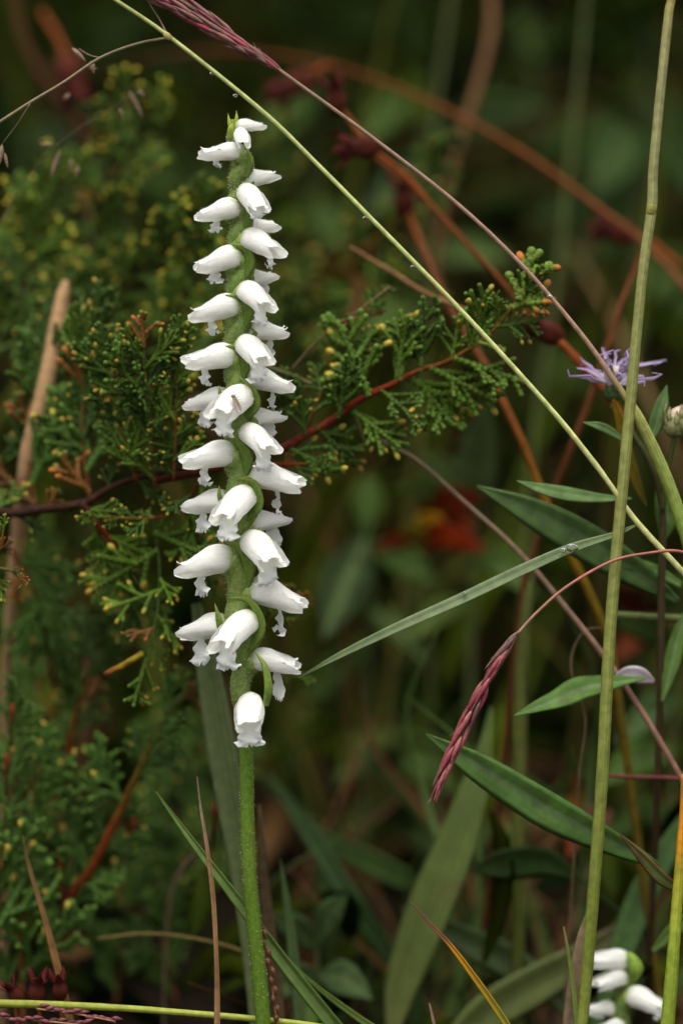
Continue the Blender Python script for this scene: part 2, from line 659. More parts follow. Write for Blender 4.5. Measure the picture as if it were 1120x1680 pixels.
    # lip: forward out of the mouth, then sharply down with a crisped margin
    if lip > 0:
        b = MB()
        dn = (-U * 0.97 - a * g.uniform(-.05, .15) - F * 0.05).normalized()
        te = 0.60 if abs(f) < 25 else (0.80 if f > 0 else 0.62)
        p0, p1, p2 = pt(.36, 0, -.04), pt(te - .12, 0, -.10), pt(te, 0, -.15)
        ln = 0.43 * L * lip
        ctl = [p0, p1, p2, p2 + a * (0.03 * L) + dn * (ln * 0.35), p2 + a * (0.03 * L) + dn * (ln * 0.72), p2 + a * (g.uniform(-.05, .05) * L) + dn * ln]
        C = spline([tuple(c) for c in ctl], 22)
        sides = [(sw * math.cos(ly * k_) + a * math.sin(ly * k_)).normalized() for k_ in [min(1, max(0, (i_ / 21 - .3) / .3)) for i_ in range(22)]] if f < 25 else [sw] * 22
        rows = []
        phs = [g.random() * 6.28 for _ in range(4)]
        for i in range(22):
            q = i / 21
            wd = 0.50 * L * lips * ip(q, [0, .3, .5, .7, .86, .96, 1.0], [.55, .75, .72, .78, 1.0, .82, .40])
            c0 = Vector(C[i])
            T = (Vector(C[min(i + 1, 21)]) - Vector(C[max(i - 1, 0)])).normalized()
            lw_ = sides[i]
            nn = lw_.cross(T).normalized()
            row = []
            for j in range(13):
                e = -1 + j / 6
                fr = max(0, q - .35) * (abs(e) ** 2)
                ruff = fr * L * 0.11 * (math.sin(q * 21 + phs[0] + e * 3) + .4 * math.sin(q * 43 + phs[1] * e))
                droop = 0.06 * L * lips * (1 - e * e) * (0.6 + q * 0.3)
                jag = 1 + fr * 0.20 * math.sin(q * 25 + phs[2] * (1 if e > 0 else 2)) + g.gauss(0, .04) * fr
                tj = dn * (L * 0.035 * math.sin(e * 9 + phs[3]) * (q > .9)) + dn * (g.gauss(0, .012) * L * (q > .9))
                row.append(b.vert(c0 + lw_ * (wd * .5 * e * jag) + nn * (ruff + droop - .03 * L) + tj, mixc(LIPW, (0.80, 0.84, 0.66), 0.35 * (1 - abs(e)) * (1 - q)), (e * .5 + .5, q)))
            rows.append(row)
        b.grid(rows)
        o = b.build('lip', 'lip', hood)

    # ovary
    if ov > 0:
        st = stemat(base[1] + 82 * ov)
        st2 = stemat(base[1] + 36 * ov)
        s0 = P(st[0], st[1], d0)
        s1 = P(st2[0], st2[1], d0)
        cp = B - a * (0.10 * L) - v * (0.16 * L)
        outw = (R * (1 if a.x > 0 else -1) * -0.35 - F * 0.5) * (6 * s)
        ctl = [s0, s0.lerp(s1, .55) + outw, cp + (s1 - cp) * 0.25 + outw * 0.6 - U * 6 * s, B + a * (0.10 * L)]
        C = spline([tuple(c) for c in ctl], 14)
        rr = [L * 0.205 * ip(i / 13, [0, .2, .5, .8, .93, 1], [.55, .85, 1.0, 1.0, 1.06, 1.04]) * (0.75 + .25 * ov) for i in range(14)]
        b = MB()
        gc = (0.175 * g.uniform(.88, 1.12), 0.24 * g.uniform(.9, 1.1), 0.085)
        b.tube([Vector(c) for c in C], rr, [(0, (0.15, 0.21, 0.065)), (.7, gc), (.85, (0.14, .21, .055)), (1, (.34, .40, .17))], seg=12)
        b.build('ovary', 'herb', hood)
        if fuzz:
            h = MB()
            hairs(h, b, 420, 3.8 * s, 0.26 * s, (0.72, 0.76, 0.60), g)
            hairs(h, hb, 260, 2.6 * s, 0.18 * s, (0.85, 0.85, 0.82), g)
            tag(h.build('hairs', 'lip', hood, smooth=False), kind='stuff')
    if bract:
        br = []
        for i, q in enumerate(bract):
            t = i / (len(bract) - 1)
            dd = d0 - [1.9, 3.0, 2.9, 2.6, 2.4][min(i, 4)] if len(q) < 3 else q[2]
            br.append((q[0], q[1], dd, bw * ip(t, [0, .3, .6, .85, 1], [.7, 1.0, .75, .35, .04])))
        W, wd = path3(br, 16)
        b = MB()
        b.ribbon(W, wd, [(0, (0.11, 0.175, 0.045)), (.55, (0.135, 0.20, 0.05)), (.85, (.22, .28, .08)), (1, (0.30, 0.37, 0.12))], fold=-0.05, nx=7, th=0.0002, roll=(-0.5 if a.x < 0 else 0.5), edge=(0.15, 0.21, 0.06))
        b.build('bract', 'herb', hood)
    return hood


def solid(o, th):
    m = o.modifiers.new('Solidify', 'SOLIDIFY')
    m.thickness = th
    m.offset = 0


SP = [(383, 196), (384, 250), (385, 320), (384, 400), (382, 480), (379, 560), (384, 640), (381, 720), (386, 800), (383, 880), (386, 960), (391, 1040), (394, 1110), (399, 1180), (404, 1240), (406, 1340), (409, 1430), (418, 1530), (426, 1610), (433, 1690)]
SPY = [q[1] for q in SP]
SPX = [q[0] for q in SP]


def stem_at(y):
    return (float(np.interp(y, SPY, SPX)), y)


FL = [  # base, tip, towards the viewer, lip, lip width, bract, bract width, extra
    ((386, 209), (436, 208), 6, 0, 1, None, 0, dict(ov=.35, open_=0, fat=.82, flare=0.0)),
    ((393, 218), (403, 243), 26, 0, 1, None, 0, dict(ov=.3, open_=0, fat=.9, flare=0.01)),
    ((401, 252), (327, 250), 8, .35, .7, [(404, 290), (411, 264), (404, 243)], 15, dict(ov=.7, fat=.86)),
    ((394, 300), (450, 281), -22, .0, .7, [(411, 306, 0), (415, 300, 0), (413, 294, 0)], 8, dict(ov=.7)),
    ((399, 313), (431, 349), 30, .35, .9, None, 0, dict(ov=.7)),
    ((397, 343), (324, 358), 10, .55, .8, [(402, 372), (409, 346), (398, 328), (376, 321)], 18, dict(ly=0.7, ov=.8)),
    ((398, 380), (452, 364), -24, .6, .8, None, 0, dict(ly=0.9, ov=.8)),
    ((401, 392), (460, 417), 26, .65, .6, None, 0, dict(ov=.8)),
    ((398, 422), (319, 438), 10, .6, .9, [(403, 452), (411, 428), (401, 408), (380, 399)], 19, dict(ly=0.7, ov=.8)),
    ((399, 462), (450, 450), -26, .8, .8, [(409, 466, -1), (414, 456, -1), (408, 447, -1)], 10, dict(ly=0.9, ov=.8)),
    ((398, 476), (441, 510), 34, .7, .9, None, 0, dict(ov=.9)),
    ((395, 503), (313, 517), 10, .7, .8, [(400, 535), (408, 510), (396, 489), (370, 484)], 20, dict(ly=0.5, ov=.9)),
    ((402, 543), (471, 544), -16, .95, .7, [(414, 552, -1), (419, 546, -1), (412, 538, -1)], 11, dict(ov=.9)),
    ((398, 563), (434, 599), 38, .8, 1.0, None, 0, dict(ov=.9)),
    ((388, 586), (304, 592), 12, .75, .75, [(398, 618), (402, 592), (391, 572), (366, 568)], 21, dict(ov=1)),
    ((402, 620), (481, 632), 4, .9, .8, None, 0, dict(ov=1)),
    ((377, 654), (303, 660), -14, .95, .9, [(363, 658, -1.5), (361, 646, -2), (360, 632, -2)], 9, dict(ly=1.0, ov=.8)),
    ((404, 648), (359, 684), 42, .75, 1.0, [(402, 684), (419, 664), (413, 638), (392, 617)], 20, dict(ov=1)),
    ((404, 690), (460, 677), -26, .95, .9, [(414, 700, -1), (420, 692, -1), (412, 682, -1)], 11, dict(ly=0.9, ov=.9)),
    ((402, 708), (446, 744), 38, .75, 1.0, None, 0, dict(ov=.9)),
    ((387, 746), (300, 758), 12, .8, .8, [(400, 780), (405, 752), (392, 726), (363, 704)], 24, dict(ov=1)),
    ((406, 779), (495, 798), 6, .95, .8, None, 0, dict(ov=1)),
    ((376, 824), (300, 832), -14, .95, .9, [(363, 826, -1.5), (360, 812, -2), (360, 797, -2)], 10, dict(ly=1.0, ov=.8)),
    ((408, 812), (364, 852), 46, .75, 1.1, [(404, 850), (424, 830), (420, 800), (408, 787), (390, 785)], 19, dict(ov=1)),
    ((405, 862), (468, 849), -28, 1.05, .95, [(421, 888, -1.5), (431, 879, -1.8), (424, 867, -1.8)], 17, dict(ly=0.9, ov=1)),
    ((407, 884), (452, 928), 40, .8, 1.1, None, 0, dict(ov=1)),
    ((383, 918), (290, 932), 12, .9, .9, [(402, 962), (408, 928), (394, 900), (362, 880)], 27, dict(ov=1.05)),
    ((407, 968), (500, 993), 6, 1.0, .85, None, 0, dict(ov=1.05)),
    ((374, 1028), (295, 1040), -10, 1.25, 1.0, [(362, 1036, -2), (359, 1016, -2.4), (353, 990, -2.4)], 15, dict(ly=1.1, ov=.8)),
    ((413, 1016), (360, 1056), 44, .9, 1.1, [(406, 1068), (427, 1036), (422, 1004), (405, 984), (378, 980)], 20, dict(ov=1)),
    ((409, 1083), (491, 1092), -4, 1.35, .8, [(436, 1158, -4), (441, 1128, -4.5), (434, 1092, -4), (418, 1069, -3.6)], 17, dict(ly=0.8, ov=1)),
    ((413, 1148), (409, 1192), 46, .72, 1.25, None, 0, dict(ov=.7, fat=1.02, flare=.02)),
]

orchid = thing('orchid', 'tall white orchid spike with spiralled flowers on one hairy green stem', 'orchid', P(433, 1690, 0) - Vector((0, 0, 0.035)))
W, wd = path3([(x, y, 0, float(np.interp(y, [196, 300, 700, 1150, 1240, 1690], [10, 15, 19, 22, 23, 24.5]))) for x, y in SP], 90)
W, wd = rooted(W, wd, lean=.5)
sb = MB()
sb.tube(W, [x * .5 for x in wd], [(0, (0.20, 0.27, 0.07)), (.55, (0.12, 0.175, 0.055)), (.62, (0.115, 0.18, 0.04)), (.7, (0.095, 0.165, 0.028)), (.78, (0.10, 0.155, 0.03)), (.8, (.085, .145, .024)), (1, (0.08, 0.14, 0.022))], seg=14, bump=.02)
stem = sb.build('stem', 'herb', orchid)
hb_ = MB()
sub = MB()
sub.v, sub.f = sb.v, [f for f in sb.f if len(f) == 4 and max(f) < 14 * 88]
hairs(hb_, sub, 2800, 3.6 * S, 0.24 * S, (0.66, 0.72, 0.52), rnd)
tag(hb_.build('hairs', 'lip', stem, smooth=False), kind='stuff')
HOODS = []
for i, (b_, t_, f_, lp, lw, br, bw_, ex) in enumerate(FL):
    HOODS.append(flower(orchid, i, b_, t_, f_, lip=lp, lips=lw, bract=br, bw=bw_, stemat=stem_at, **ex))
for path, wdt in (([(382, 216, -1), (377, 203, -1.3), (374, 186, -1)], 9), ([(385, 210, -.6), (388, 196, -1), (388, 181, -.6)], 8), ([(380, 226, -1.4), (379, 212, -1.8), (383, 201, -1.6)], 13)):
    W, wd = path3([(x, y, d, wdt * k) for (x, y, d), k in zip(path, (1, .9, .08))], 12)
    b = MB()
    b.ribbon(W, wd, [(0, (0.22, 0.30, 0.07)), (1, (0.34, .38, .09))], fold=-.2, nx=5)
    b.build('bract', 'herb', orchid)

D2 = 38.0
orchid2 = thing('orchid', 'blurred top of a second white orchid in the bottom corner', 'orchid', P(1040, 1760, D2) - Vector((0, 0, 0.03)))
S2 = [(1034, 1572), (1030, 1590), (1020, 1615), (1018, 1640), (1024, 1680), (1036, 1740)]
st2 = lambda y: (float(np.interp(y, [q[1] for q in S2], [q[0] for q in S2])), y)
stalk('stem', [(x, y, D2, 20) for x, y in S2], (0.16, 0.24, 0.06), orchid2, 'herb', root=True)
for i, (b_, t_, f_, lp) in enumerate([((1030, 1577), (966, 1573), 10, 0), ((1026, 1602), (972, 1612), 20, 0.2), ((1028, 1632), (1088, 1646), 24, .4), ((1008, 1656), (960, 1654), 10, .3), ((1022, 1682), (975, 1688), 20, .4), ((1030, 1700), (1085, 1712), 10, .5)]):
    flower(orchid2, 60 + i, b_, t_, f_, d0=D2, lip=lp, lips=.9, stemat=st2, ov=.75, open_=.6, fat=.98, fuzz=0, ly=.8)
stalk('bract', [(1036, 1608, D2 - 2, 8), (1042, 1590, D2 - 3, 26), (1034, 1570, D2 - 3, 16), (1028, 1562, D2 - 2, 2)], (0.20, 0.30, 0.07), orchid2, 'herb', n=14)

# ------------------------------------------------------------------ insect on a flower
dg = bpy.context.evaluated_depsgraph_get()
bpy.context.view_layer.update()


def on_hood(px, py, k):
    best = None
    for hd in [HOODS[k]] + list(HOODS[k].children):
        bv = BVHTree.FromPolygons([hd.matrix_world @ v.co for v in hd.data.vertices], [tuple(p.vertices) for p in hd.data.polygons])
        q = P(px, py, 0)
        d = (q - CAM).normalized()
        h = bv.ray_cast(CAM, d)
        if h[0] is not None and (best is None or h[3] < best):
            best = h[3]
    q = P(px, py, 0)
    d = (q - CAM).normalized()
    return CAM + d * (best if best else D - 0.004)


h0, h1 = on_hood(383, 650, 17), on_hood(395, 676, 17)
hm = on_hood(389, 663, 17)
bulge = max(0.0, (h0.lerp(h1, .5) - hm).dot(F))
h0, h1 = h0 - F * bulge, h1 - F * bulge

lift = -F * 0.0008
ib = thing('insect', 'tiny grey-brown fly resting on a white orchid flower', 'insect', h0)
b = MB()
ax_ = (h1 - h0)
b.tube([h0 + lift + ax_ * t for t in (.10, .2, .35, .6, .8, .92)], [S * r for r in (2.6, 3.9, 4.2, 3.6, 2.4, 1.0)], [(0, (0.20, 0.15, 0.08)), (1, (0.13, 0.09, 0.06))], seg=10)
b.build('body', 'insect', ib)
b = MB()
b.ball(h0 + lift + ax_ * .04, 3.6 * S, (0.16, 0.13, 0.08), n=6, m=10)
hd_ = b.build('head', 'insect', ib)
for s_ in (-1, 1):
    b = MB()
    b.ball(h0 + lift * 1.5 + ax_ * .02 + R * s_ * 2.6 * S, 1.3 * S, (0.03, 0.02, 0.02))
    b.build('eye', 'insect', hd_)
    b = MB()
    b.tube([h0 + lift + R * s_ * 1.5 * S, h0 + lift + R * s_ * 4 * S + U * 2.5 * S, h0 + lift + R * s_ * 6 * S + U * 3 * S], [.3 * S] * 3, (0.08, .05, .04), seg=5)
    b.build('antenna', 'insect', hd_)
    b = MB()
    sid = ax_.cross(F).normalized() * s_
    b.ribbon([h0 + lift * 2.0 + ax_ * t + sid * (2.2 * S) for t in (.15, .35, .6, .85, 1.04)], [S * x for x in (2.5, 5.5, 6.5, 5.5, 2.0)], [(0, (0.24, 0.17, 0.10)), (.6, (0.22, .18, .14)), (1, (0.45, .36, .36))], roll=0.5 * s_, nx=5, th=.00003)
    b.build('wing', 'insect', ib)
    for k in (.18, .32, .48):
        b = MB()
        r0 = h0 + lift * .8 + ax_ * k + sid * 3 * S
        b.tube([r0, r0 + sid * 4 * S + lift * .2, r0 + sid * 6.5 * S - lift * .75 + ax_ * (k - .3) * .3], [.45 * S, .4 * S, .3 * S], (0.25, .17, .1), seg=5)
        b.build('leg', 'insect', ib)

# ------------------------------------------------------------------ juniper
SCG = [(0.055, 0.10, 0.014), (0.075, 0.13, 0.017), (0.036, 0.072, 0.011)]
TIPC = (0.46, 0.38, 0.10)


def twig(b, p, d, ln, r, g, n2, col, tipc):
    """A twig clothed in opposite scale leaves; d and n2 are unit vectors in the spray."""
    n = max(3, int(ln / 4.2))
    sd_ = d.cross(n2).normalized()
    curve = n2 * g.gauss(0, .05) + sd_ * g.gauss(0, .06)
    pts = [p + d * (ln * i / n) + curve * ln * (i / n) ** 2 for i in range(n + 1)]
    b.tube(pts, [r * .72 * (1 - .25 * i / n) for i in range(n + 1)], col, seg=5)
    for i in range(n):
        q = pts[i]
        t = (pts[i + 1] - q).normalized()
        rr = r * (1 - .22 * i / n)
        pair = (sd_, n2) if i % 2 else (n2, sd_)
        for sg in (-1, 1):
            o = pair[0] * sg
            e = pair[1]
            k = g.uniform(.8, 1.25)
            c = (col[0] * k, col[1] * k, col[2] * k)
            hi = mixc(c, (0.10, 0.17, 0.05), .35)
            a0 = b.vert(q + o * rr * .55 + e * rr * .85 - t * .6, c)
            a1 = b.vert(q + o * rr * .55 - e * rr * .85 - t * .6, c)
            m_ = b.vert(q + o * rr * 1.12 + t * 1.9, hi)
            tp = b.vert(q + o * rr * 1.05 + t * 5.0, hi)
            b0 = b.vert(q + o * rr * .5 + e * rr * .6 + t * 2.6, c)
            b1 = b.vert(q + o * rr * .5 - e * rr * .6 + t * 2.6, c)
            b.f += [(a0, m_, a1), (a0, b0, m_), (a1, m_, b1), (b0, tp, m_), (b1, m_, tp)]
    e = pts[-1]
    if tipc is not None:
        b.ball(e + d * 1.5, r * g.uniform(.82, 1.12), [(0, mixc(col, tipc, .3)), (.6, mixc(col, tipc, .75)), (1, tipc)], sq=(.9, .9, 1.4), n=5, m=7, axes=(sd_, n2, d))
    else:
        b.ball(e, r * .85, mixc(col, (0.12, .2, .05), .6), n=4, m=6, axes=(sd_, n2, d))


def make_spray(seed, ln=100, dens=10.0, tips=.6, ang=38, col=None, second=.35, tipc=TIPC, rad=1.0):
    g = random.Random(seed)
    b = MB()
    X, Y, Z = Vector((1, 0, 0)), Vector((0, 1, 0)), Vector((0, 0, 1))
    col = col or SCG[seed % 3]
    tc = lambda: (mixc(tipc, (0.42, 0.14, 0.05), g.random() ** 2 * .5) if g.random() < tips else None)
    twig(b, Vector((0, 0, 0)), X, ln, 5.6 * rad, g, Z, col, tc())
    x = ln * .14
    sg = 1
    while x < ln * .93:
        an = math.radians(ang + g.gauss(0, 8)) * sg
        d = (X * math.cos(an) + Y * math.sin(an) + Z * g.gauss(0, .25)).normalized()
        l2 = (ln * .50 * (1 - (x / ln) * .72) + 8) * g.uniform(.65, 1.2)
        p = Vector((x, 0, 0))
        twig(b, p, d, l2, 5.2 * rad, g, Z, col, tc())
        if l2 > 26 and g.random() < .85:
            for k in (.35, .6, .8):
                if g.random() < second + .25:
                    s2 = g.choice((-1, 1))
                    a2 = an + math.radians(36) * s2
                    d2 = (X * math.cos(a2) + Y * math.sin(a2) + Z * g.gauss(0, .3)).normalized()
                    twig(b, p + d * l2 * k, d2, l2 * g.uniform(.28, .5), 4.8 * rad, g, Z, col, tc())
        sg = -sg
        x += dens * g.uniform(.7, 1.4)
    for i, v_ in enumerate(b.v):
        b.v[i] = (v_[0] * S, v_[1] * S, v_[2] * S)
    return b.mesh('juniper_spray', 'scale')


DENSE = [make_spray(i, 100, 12.5, .16, 36) for i in range(6)]
TIPPY = [make_spray(20 + i, 90, 14, .27, 42) for i in range(5)]
YELLOW = [make_spray(120 + i, 90, 12, .5, 42, col=(0.05, 0.09, 0.012), tipc=(0.40, 0.40, 0.07)) for i in range(5)]
LOOSE = [make_spray(40 + i, 110, 22, .6, 42, second=.1) for i in range(4)]
DEAD = [make_spray(140 + i, 70, 16, .5, 40, col=(0.15, 0.055, 0.022), tipc=(.3, .13, .05), second=.1) for i in range(2)]
FRESH = [make_spray(60 + i, 64, 13, .3, 36, col=(0.13, 0.19, 0.04), tipc=(0.42, 0.13, 0.05), rad=1.25, second=0.0) for i in range(3)]
SOFT = [make_spray(80 + i, 110, 12, .08, 34, col=(0.046, 0.095, 0.020)) for i in range(4)]


def spray(parent, meshes, p, d, size, g, tilt=.45):
    d = d.normalized()
    size *= g.uniform(.8, 1.2)
    z = (-F + R * g.gauss(0, tilt) + U * (0.25 + g.gauss(0, tilt)))
    z = (z - d * z.dot(d)).normalized()
    y = z.cross(d)
    me = g.choice(meshes) if g.random() > .06 else g.choice(DEAD)
    o = bpy.data.objects.new('spray', me)
    COL.objects.link(o)
    o.parent = parent
    m = Matrix((d, y, z)).transposed().to_4x4() @ Matrix.Diagonal((size, size * g.choice((-1, 1)), size, 1)) if False else Matrix((d, y, z)).transposed().to_4x4() @ Matrix.Scale(size, 4)
    m.translation = p - world_loc(parent)
    o.matrix_local = m
    return o


def pick_dir(dx, dy, dz=0.0):
    return R * dx - U * dy + F * dz


RED = [(0, (0.09, 0.028, 0.018)), (.6, (0.20, 0.035, 0.018)), (1, (0.16, 0.12, 0.03))]
DARKB = [(0, (0.035, 0.018, 0.012)), (1, (0.07, 0.03, 0.02))]
DARKT = [(0, (0.04, 0.018, 0.01)), (1, (0.04, 0.045, 0.01))]
TANB = [(0, (0.12, 0.04, 0.018)), (.5, (0.12, 0.075, 0.02)), (1, (0.07, 0.10, 0.025))]


def limb(root, path, col, sprays, meshes, size, seed, t0=.05, ang=50, n=30, up=0.0, spread=1.0):
    """One woody limb of a juniper with its sprays set alternately along it."""
    g = random.Random(seed)
    o = stalk('branch', path, col, root, 'wood', n=n, seg=8)
    W, _ = path3(path, 60)
    sg = 1
    for i in range(sprays):
        t = t0 + (1 - t0) * (i + g.random() * .7) / sprays
        k = min(int(t * 59), 58)
        T = (W[k + 1] - W[k]).normalized()
        side = T.cross(F).normalized() * sg
        a_ = math.radians(ang * g.uniform(.5, 1.3)) * spread
        d = T * math.cos(a_) + side * math.sin(a_) + F * g.gauss(0, .35) + U * up
        spray(o, meshes, W[k], d, size * g.uniform(.7, 1.25) * (1.1 - .45 * t), g)
        sg = -sg
    spray(o, meshes, W[-1], W[-1] - W[-4], size * .8, g)
    return o


# the branch that passes behind the orchid and reaches right
jr = thing('juniper_branch', 'juniper branch with red bark reaching up and right behind the orchid', 'juniper', P(0, 832, 40))
o = limb(jr, [(250, 790, 30, 14), (400, 757, 28, 16), (465, 735, 26, 15), (500, 714, 25, 14), (540, 692, 24, 13), (590, 655, 23, 12), (640, 632, 22, 11), (690, 606, 21, 9), (735, 592, 20, 8), (800, 550, 18, 7), (850, 490, 15, 6)], RED, 0, DENSE, 1, 1)
g = random.Random(99)
for (x, y, dx, dy, d, sz, ms) in [
        (500, 712, -.1, -1, 24, .8, TIPPY), (520, 700, .7, .75, 24, 1.15, TIPPY), (555, 685, .2, -1, 23, 1.1, DENSE),
        (470, 733, .9, .5, 26, 1.25, TIPPY), (605, 650, -.35, -1, 22, 1.25, DENSE), (650, 628, .15, -1, 22, 1.15, DENSE),
        (668, 618, .8, .5, 23, 1.05, DENSE), (705, 604, .85, .4, 20, 1.1, DENSE), (740, 590, .2, -1, 20, .95, DENSE), (745, 588, .95, .35, 19, 1.15, DENSE),
        (780, 568, .2, -1, 19, .75, DENSE), (785, 562, 1, .25, 18, .6, FRESH), (815, 535, 1, -.1, 17, .7, DENSE), (820, 530, -.2, -1, 17, .6, DENSE),
        (840, 505, .9, -.45, 15, .95, FRESH), (850, 492, .3, -1, 14, 1.55, FRESH), (575, 672, .8, .6, 25, 1.1, DENSE), (625, 640, .75, .65, 22, 1.1, DENSE), (690, 610, .1, -1, 21, 1.0, DENSE), (800, 550, .15, -1, 18, .9, FRESH), (680, 614, .6, .9, 26, .9, DENSE), (770, 573, .25, -1, 19, 1.0, DENSE), (655, 625, .2, -1, 21, 1.15, DENSE), (862, 465, .8, -.5, 15, .55, FRESH), (850, 500, 1, .0, 16, .8, FRESH)]:
    spray(o, ms, P(x, y, d), pick_dir(dx, dy, g.gauss(0, .2)), sz, g, .35)
limb(jr, [(400, 764, 28, 8), (460, 762, 26, 7), (525, 762, 25, 6)], RED, 5, TIPPY, .5, 3)
for y0, x1, y1, ln in ((700, 540, 600, 0),):
    limb(jr, [(500, 712, 26, 6), (530, 640, 28, 5), (570, 570, 30, 4), (605, 515, 32, 3)], TANB, 8, DENSE, .7, 5)

# the left juniper: branches near the focus plane and deeper ones
jl = thing('juniper_shrub', 'dense green juniper with yellow tipped sprays filling the left side', 'juniper', P(60, 1500, 60))
limb(jl, [(-40, 832, 38, 17), (20, 842, 37, 16), (60, 836, 36, 16), (135, 826, 34, 13), (190, 796, 32, 11), (250, 778, 31, 9), (330, 765, 30, 7)], DARKB, 7, TIPPY, .75, 11)
limb(jl, [(135, 826, 30, 13), (160, 860, 30, 11), (185, 893, 32, 9), (205, 930, 34, 6)], [(0, (0.05, .02, .015)), (.7, (0.24, .035, .015)), (1, (.1, .1, .03))], 5, DENSE, .8, 12)
limb(jl, [(255, 800, 24, 8), (250, 720, 22, 7), (240, 640, 20, 6), (236, 570, 19, 4)], TANB, 11, DENSE, 1.0, 13, up=.35)
limb(jl, [(285, 790, 22, 7), (288, 720, 20, 6), (290, 640, 19, 5), (292, 585, 18, 4)], TANB, 10, TIPPY, .8, 14, up=.2)
limb(jl, [(225, 790, 26, 7), (205, 720, 26, 6), (190, 650, 26, 5), (180, 600, 26, 4)], TANB, 10, TIPPY, .95, 15, up=.4)
limb(jl, [(150, 830, 36, 8), (135, 720, 40, 7), (140, 620, 42, 5), (150, 560, 42, 4)], TANB, 11, SOFT + TIPPY, 1.1, 16, up=.4)
limb(jl, [(60, 850, 46, 8), (50, 740, 50, 7), (70, 640, 52, 5), (75, 570, 54, 4)], TANB, 11, SOFT, 1.2, 17, up=.4)
limb(jl, [(300, 830, 26, 7), (320, 870, 28, 6), (335, 920, 30, 4)], TANB, 7, TIPPY, .9, 18, up=-.2)
limb(jl, [(250, 850, 30, 7), (262, 930, 29, 6), (258, 1010, 27, 5), (240, 1080, 26, 4)], [(0, (.05, .07, .02)), (1, (.06, .11, .03))], 7, LOOSE, .95, 19, up=-.25, ang=62)
b_ = stalk('dead_twig', [(235, 1072, 25, 10), (205, 1090, 25, 10), (172, 1107, 25, 9)], [(0, (0.30, .26, .05)), (.6, (.35, .22, .05)), (1, (.2, .05, .03))], jl, 'wood', n=12)
limb(jl, [(330, 780, 26, 6), (300, 830, 24, 5), (250, 850, 23, 4), (170, 848, 22, 3)], RED, 9, TIPPY, .55, 21)
limb(jl, [(190, 880, 40, 8), (205, 960, 44, 7), (235, 1000, 46, 5)], TANB, 8, DENSE, .8, 22, up=-.3)
limb(jl, [(20, 900, 55, 8), (60, 980, 55, 7), (80, 1080, 60, 5)], TANB, 7, SOFT, .9, 23, up=-.2)
# lower left forked stems
limb(jl, [(112, 1560, 58, 17), (112, 1480, 56, 17), (150, 1425, 54, 15), (190, 1345, 52, 13), (225, 1270, 50, 10), (270, 1180, 48, 7), (330, 1110, 46, 4)], [(0, (0.14, .03, .014)), (.45, (0.20, .05, .018)), (.7, (.13, .10, .02)), (1, (.05, .10, .025))], 15, SOFT, .95, 24, up=.3)
limb(jl, [(112, 1500, 60, 15), (100, 1400, 62, 14), (108, 1290, 64, 12), (122, 1180, 64, 10), (140, 1120, 64, 7), (180, 1050, 64, 5)], [(0, (0.13, .03, .014)), (.5, (0.20, .06, .018)), (1, (.10, .11, .025))], 14, SOFT, .95, 25, up=.3)
limb(jl, [(40, 1700, 50, 10), (35, 1500, 52, 9), (55, 1380, 54, 7), (70, 1270, 54, 5)], TANB, 12, SOFT, 1.1, 26, up=.5)
limb(jl, [(-20, 1600, 45, 9), (0, 1450, 46, 8), (10, 1330, 48, 6), (15, 1200, 48, 5)], TANB, 12, SOFT, 1.2, 27, up=.5)
limb(jl, [(290, 1650, 70, 9), (270, 1540, 72, 8), (290, 1440, 74, 6), (300, 1330, 74, 4)], TANB, 12, SOFT, 1.0, 28, up=.4)
limb(jl, [(190, 1650, 70, 9), (200, 1540, 76, 8), (205, 1450, 78, 6), (230, 1350, 80, 4)], TANB, 12, SOFT, 1.1, 29, up=.4)
limb(jl, [(340, 1500, 80, 8), (350, 1400, 84, 7), (330, 1290, 86, 5), (290, 1210, 86, 4)], TANB, 11, SOFT, 1.1, 30, up=.3)
limb(jl, [(60, 1300, 84, 9), (70, 1180, 88, 8), (50, 1060, 92, 6), (60, 960, 94, 4)], TANB, 12, SOFT, 1.2, 31, up=.3)
# upper left, out of focus
limb(jl, [(60, 700, 70, 12), (110, 560, 72, 10), (150, 430, 74, 8), (170, 300, 74, 6), (190, 190, 72, 4)], DARKT, 22, YELLOW, 1.15, 32, up=.1)
limb(jl, [(-40, 640, 64, 10), (20, 520, 66, 8), (60, 420, 68, 6), (80, 330, 68, 4)], DARKT, 15, YELLOW, 1.15, 33, up=.1)
limb(jl, [(150, 560, 72, 10), (220, 460, 68, 8), (290, 390, 64, 6), (350, 350, 62, 4)], DARKT, 16, YELLOW, 1.1, 34, up=.1)
limb(jl, [(220, 620, 66, 8), (270, 540, 64, 7), (320, 470, 64, 5), (340, 420, 64, 4)], DARKT, 11, YELLOW, 1.0, 35, up=.1)
limb(jl, [(170, 330, 74, 7), (220, 240, 72, 6), (250, 180, 70, 4)], DARKT, 9, YELLOW, .9, 36)
jb = thing('juniper_branch', 'blurred juniper branch with yellow tips between the orchid and the red branch', 'juniper', P(420, 620, 96))
limb(jb, [(420, 620, 96, 10), (470, 500, 92, 9), (560, 440, 88, 8), (640, 370, 84, 7), (690, 300, 80, 5), (718, 265, 78, 4)], [(0, (.1, .05, .02)), (.5, (.16, .10, .02)), (1, (.10, .14, .03))], 18, TIPPY + DENSE, .95, 41)
limb(jb, [(420, 560, 100, 8), (440, 420, 98, 7), (440, 320, 96, 5), (460, 230, 96, 4)], TANB, 13, TIPPY, 1.0, 42)
limb(jb, [(560, 440, 88, 7), (620, 470, 84, 6), (690, 480, 80, 4)], TANB, 8, DENSE, .9, 43)
limb(jb, [(430, 640, 80, 8), (480, 560, 78, 7), (530, 520, 74, 5)], TANB, 8, DENSE, .9, 44)
limb(jb, [(420, 1060, 40, 6), (450, 1010, 38, 5), (485, 990, 36, 4)], TANB, 6, TIPPY, .6, 45)
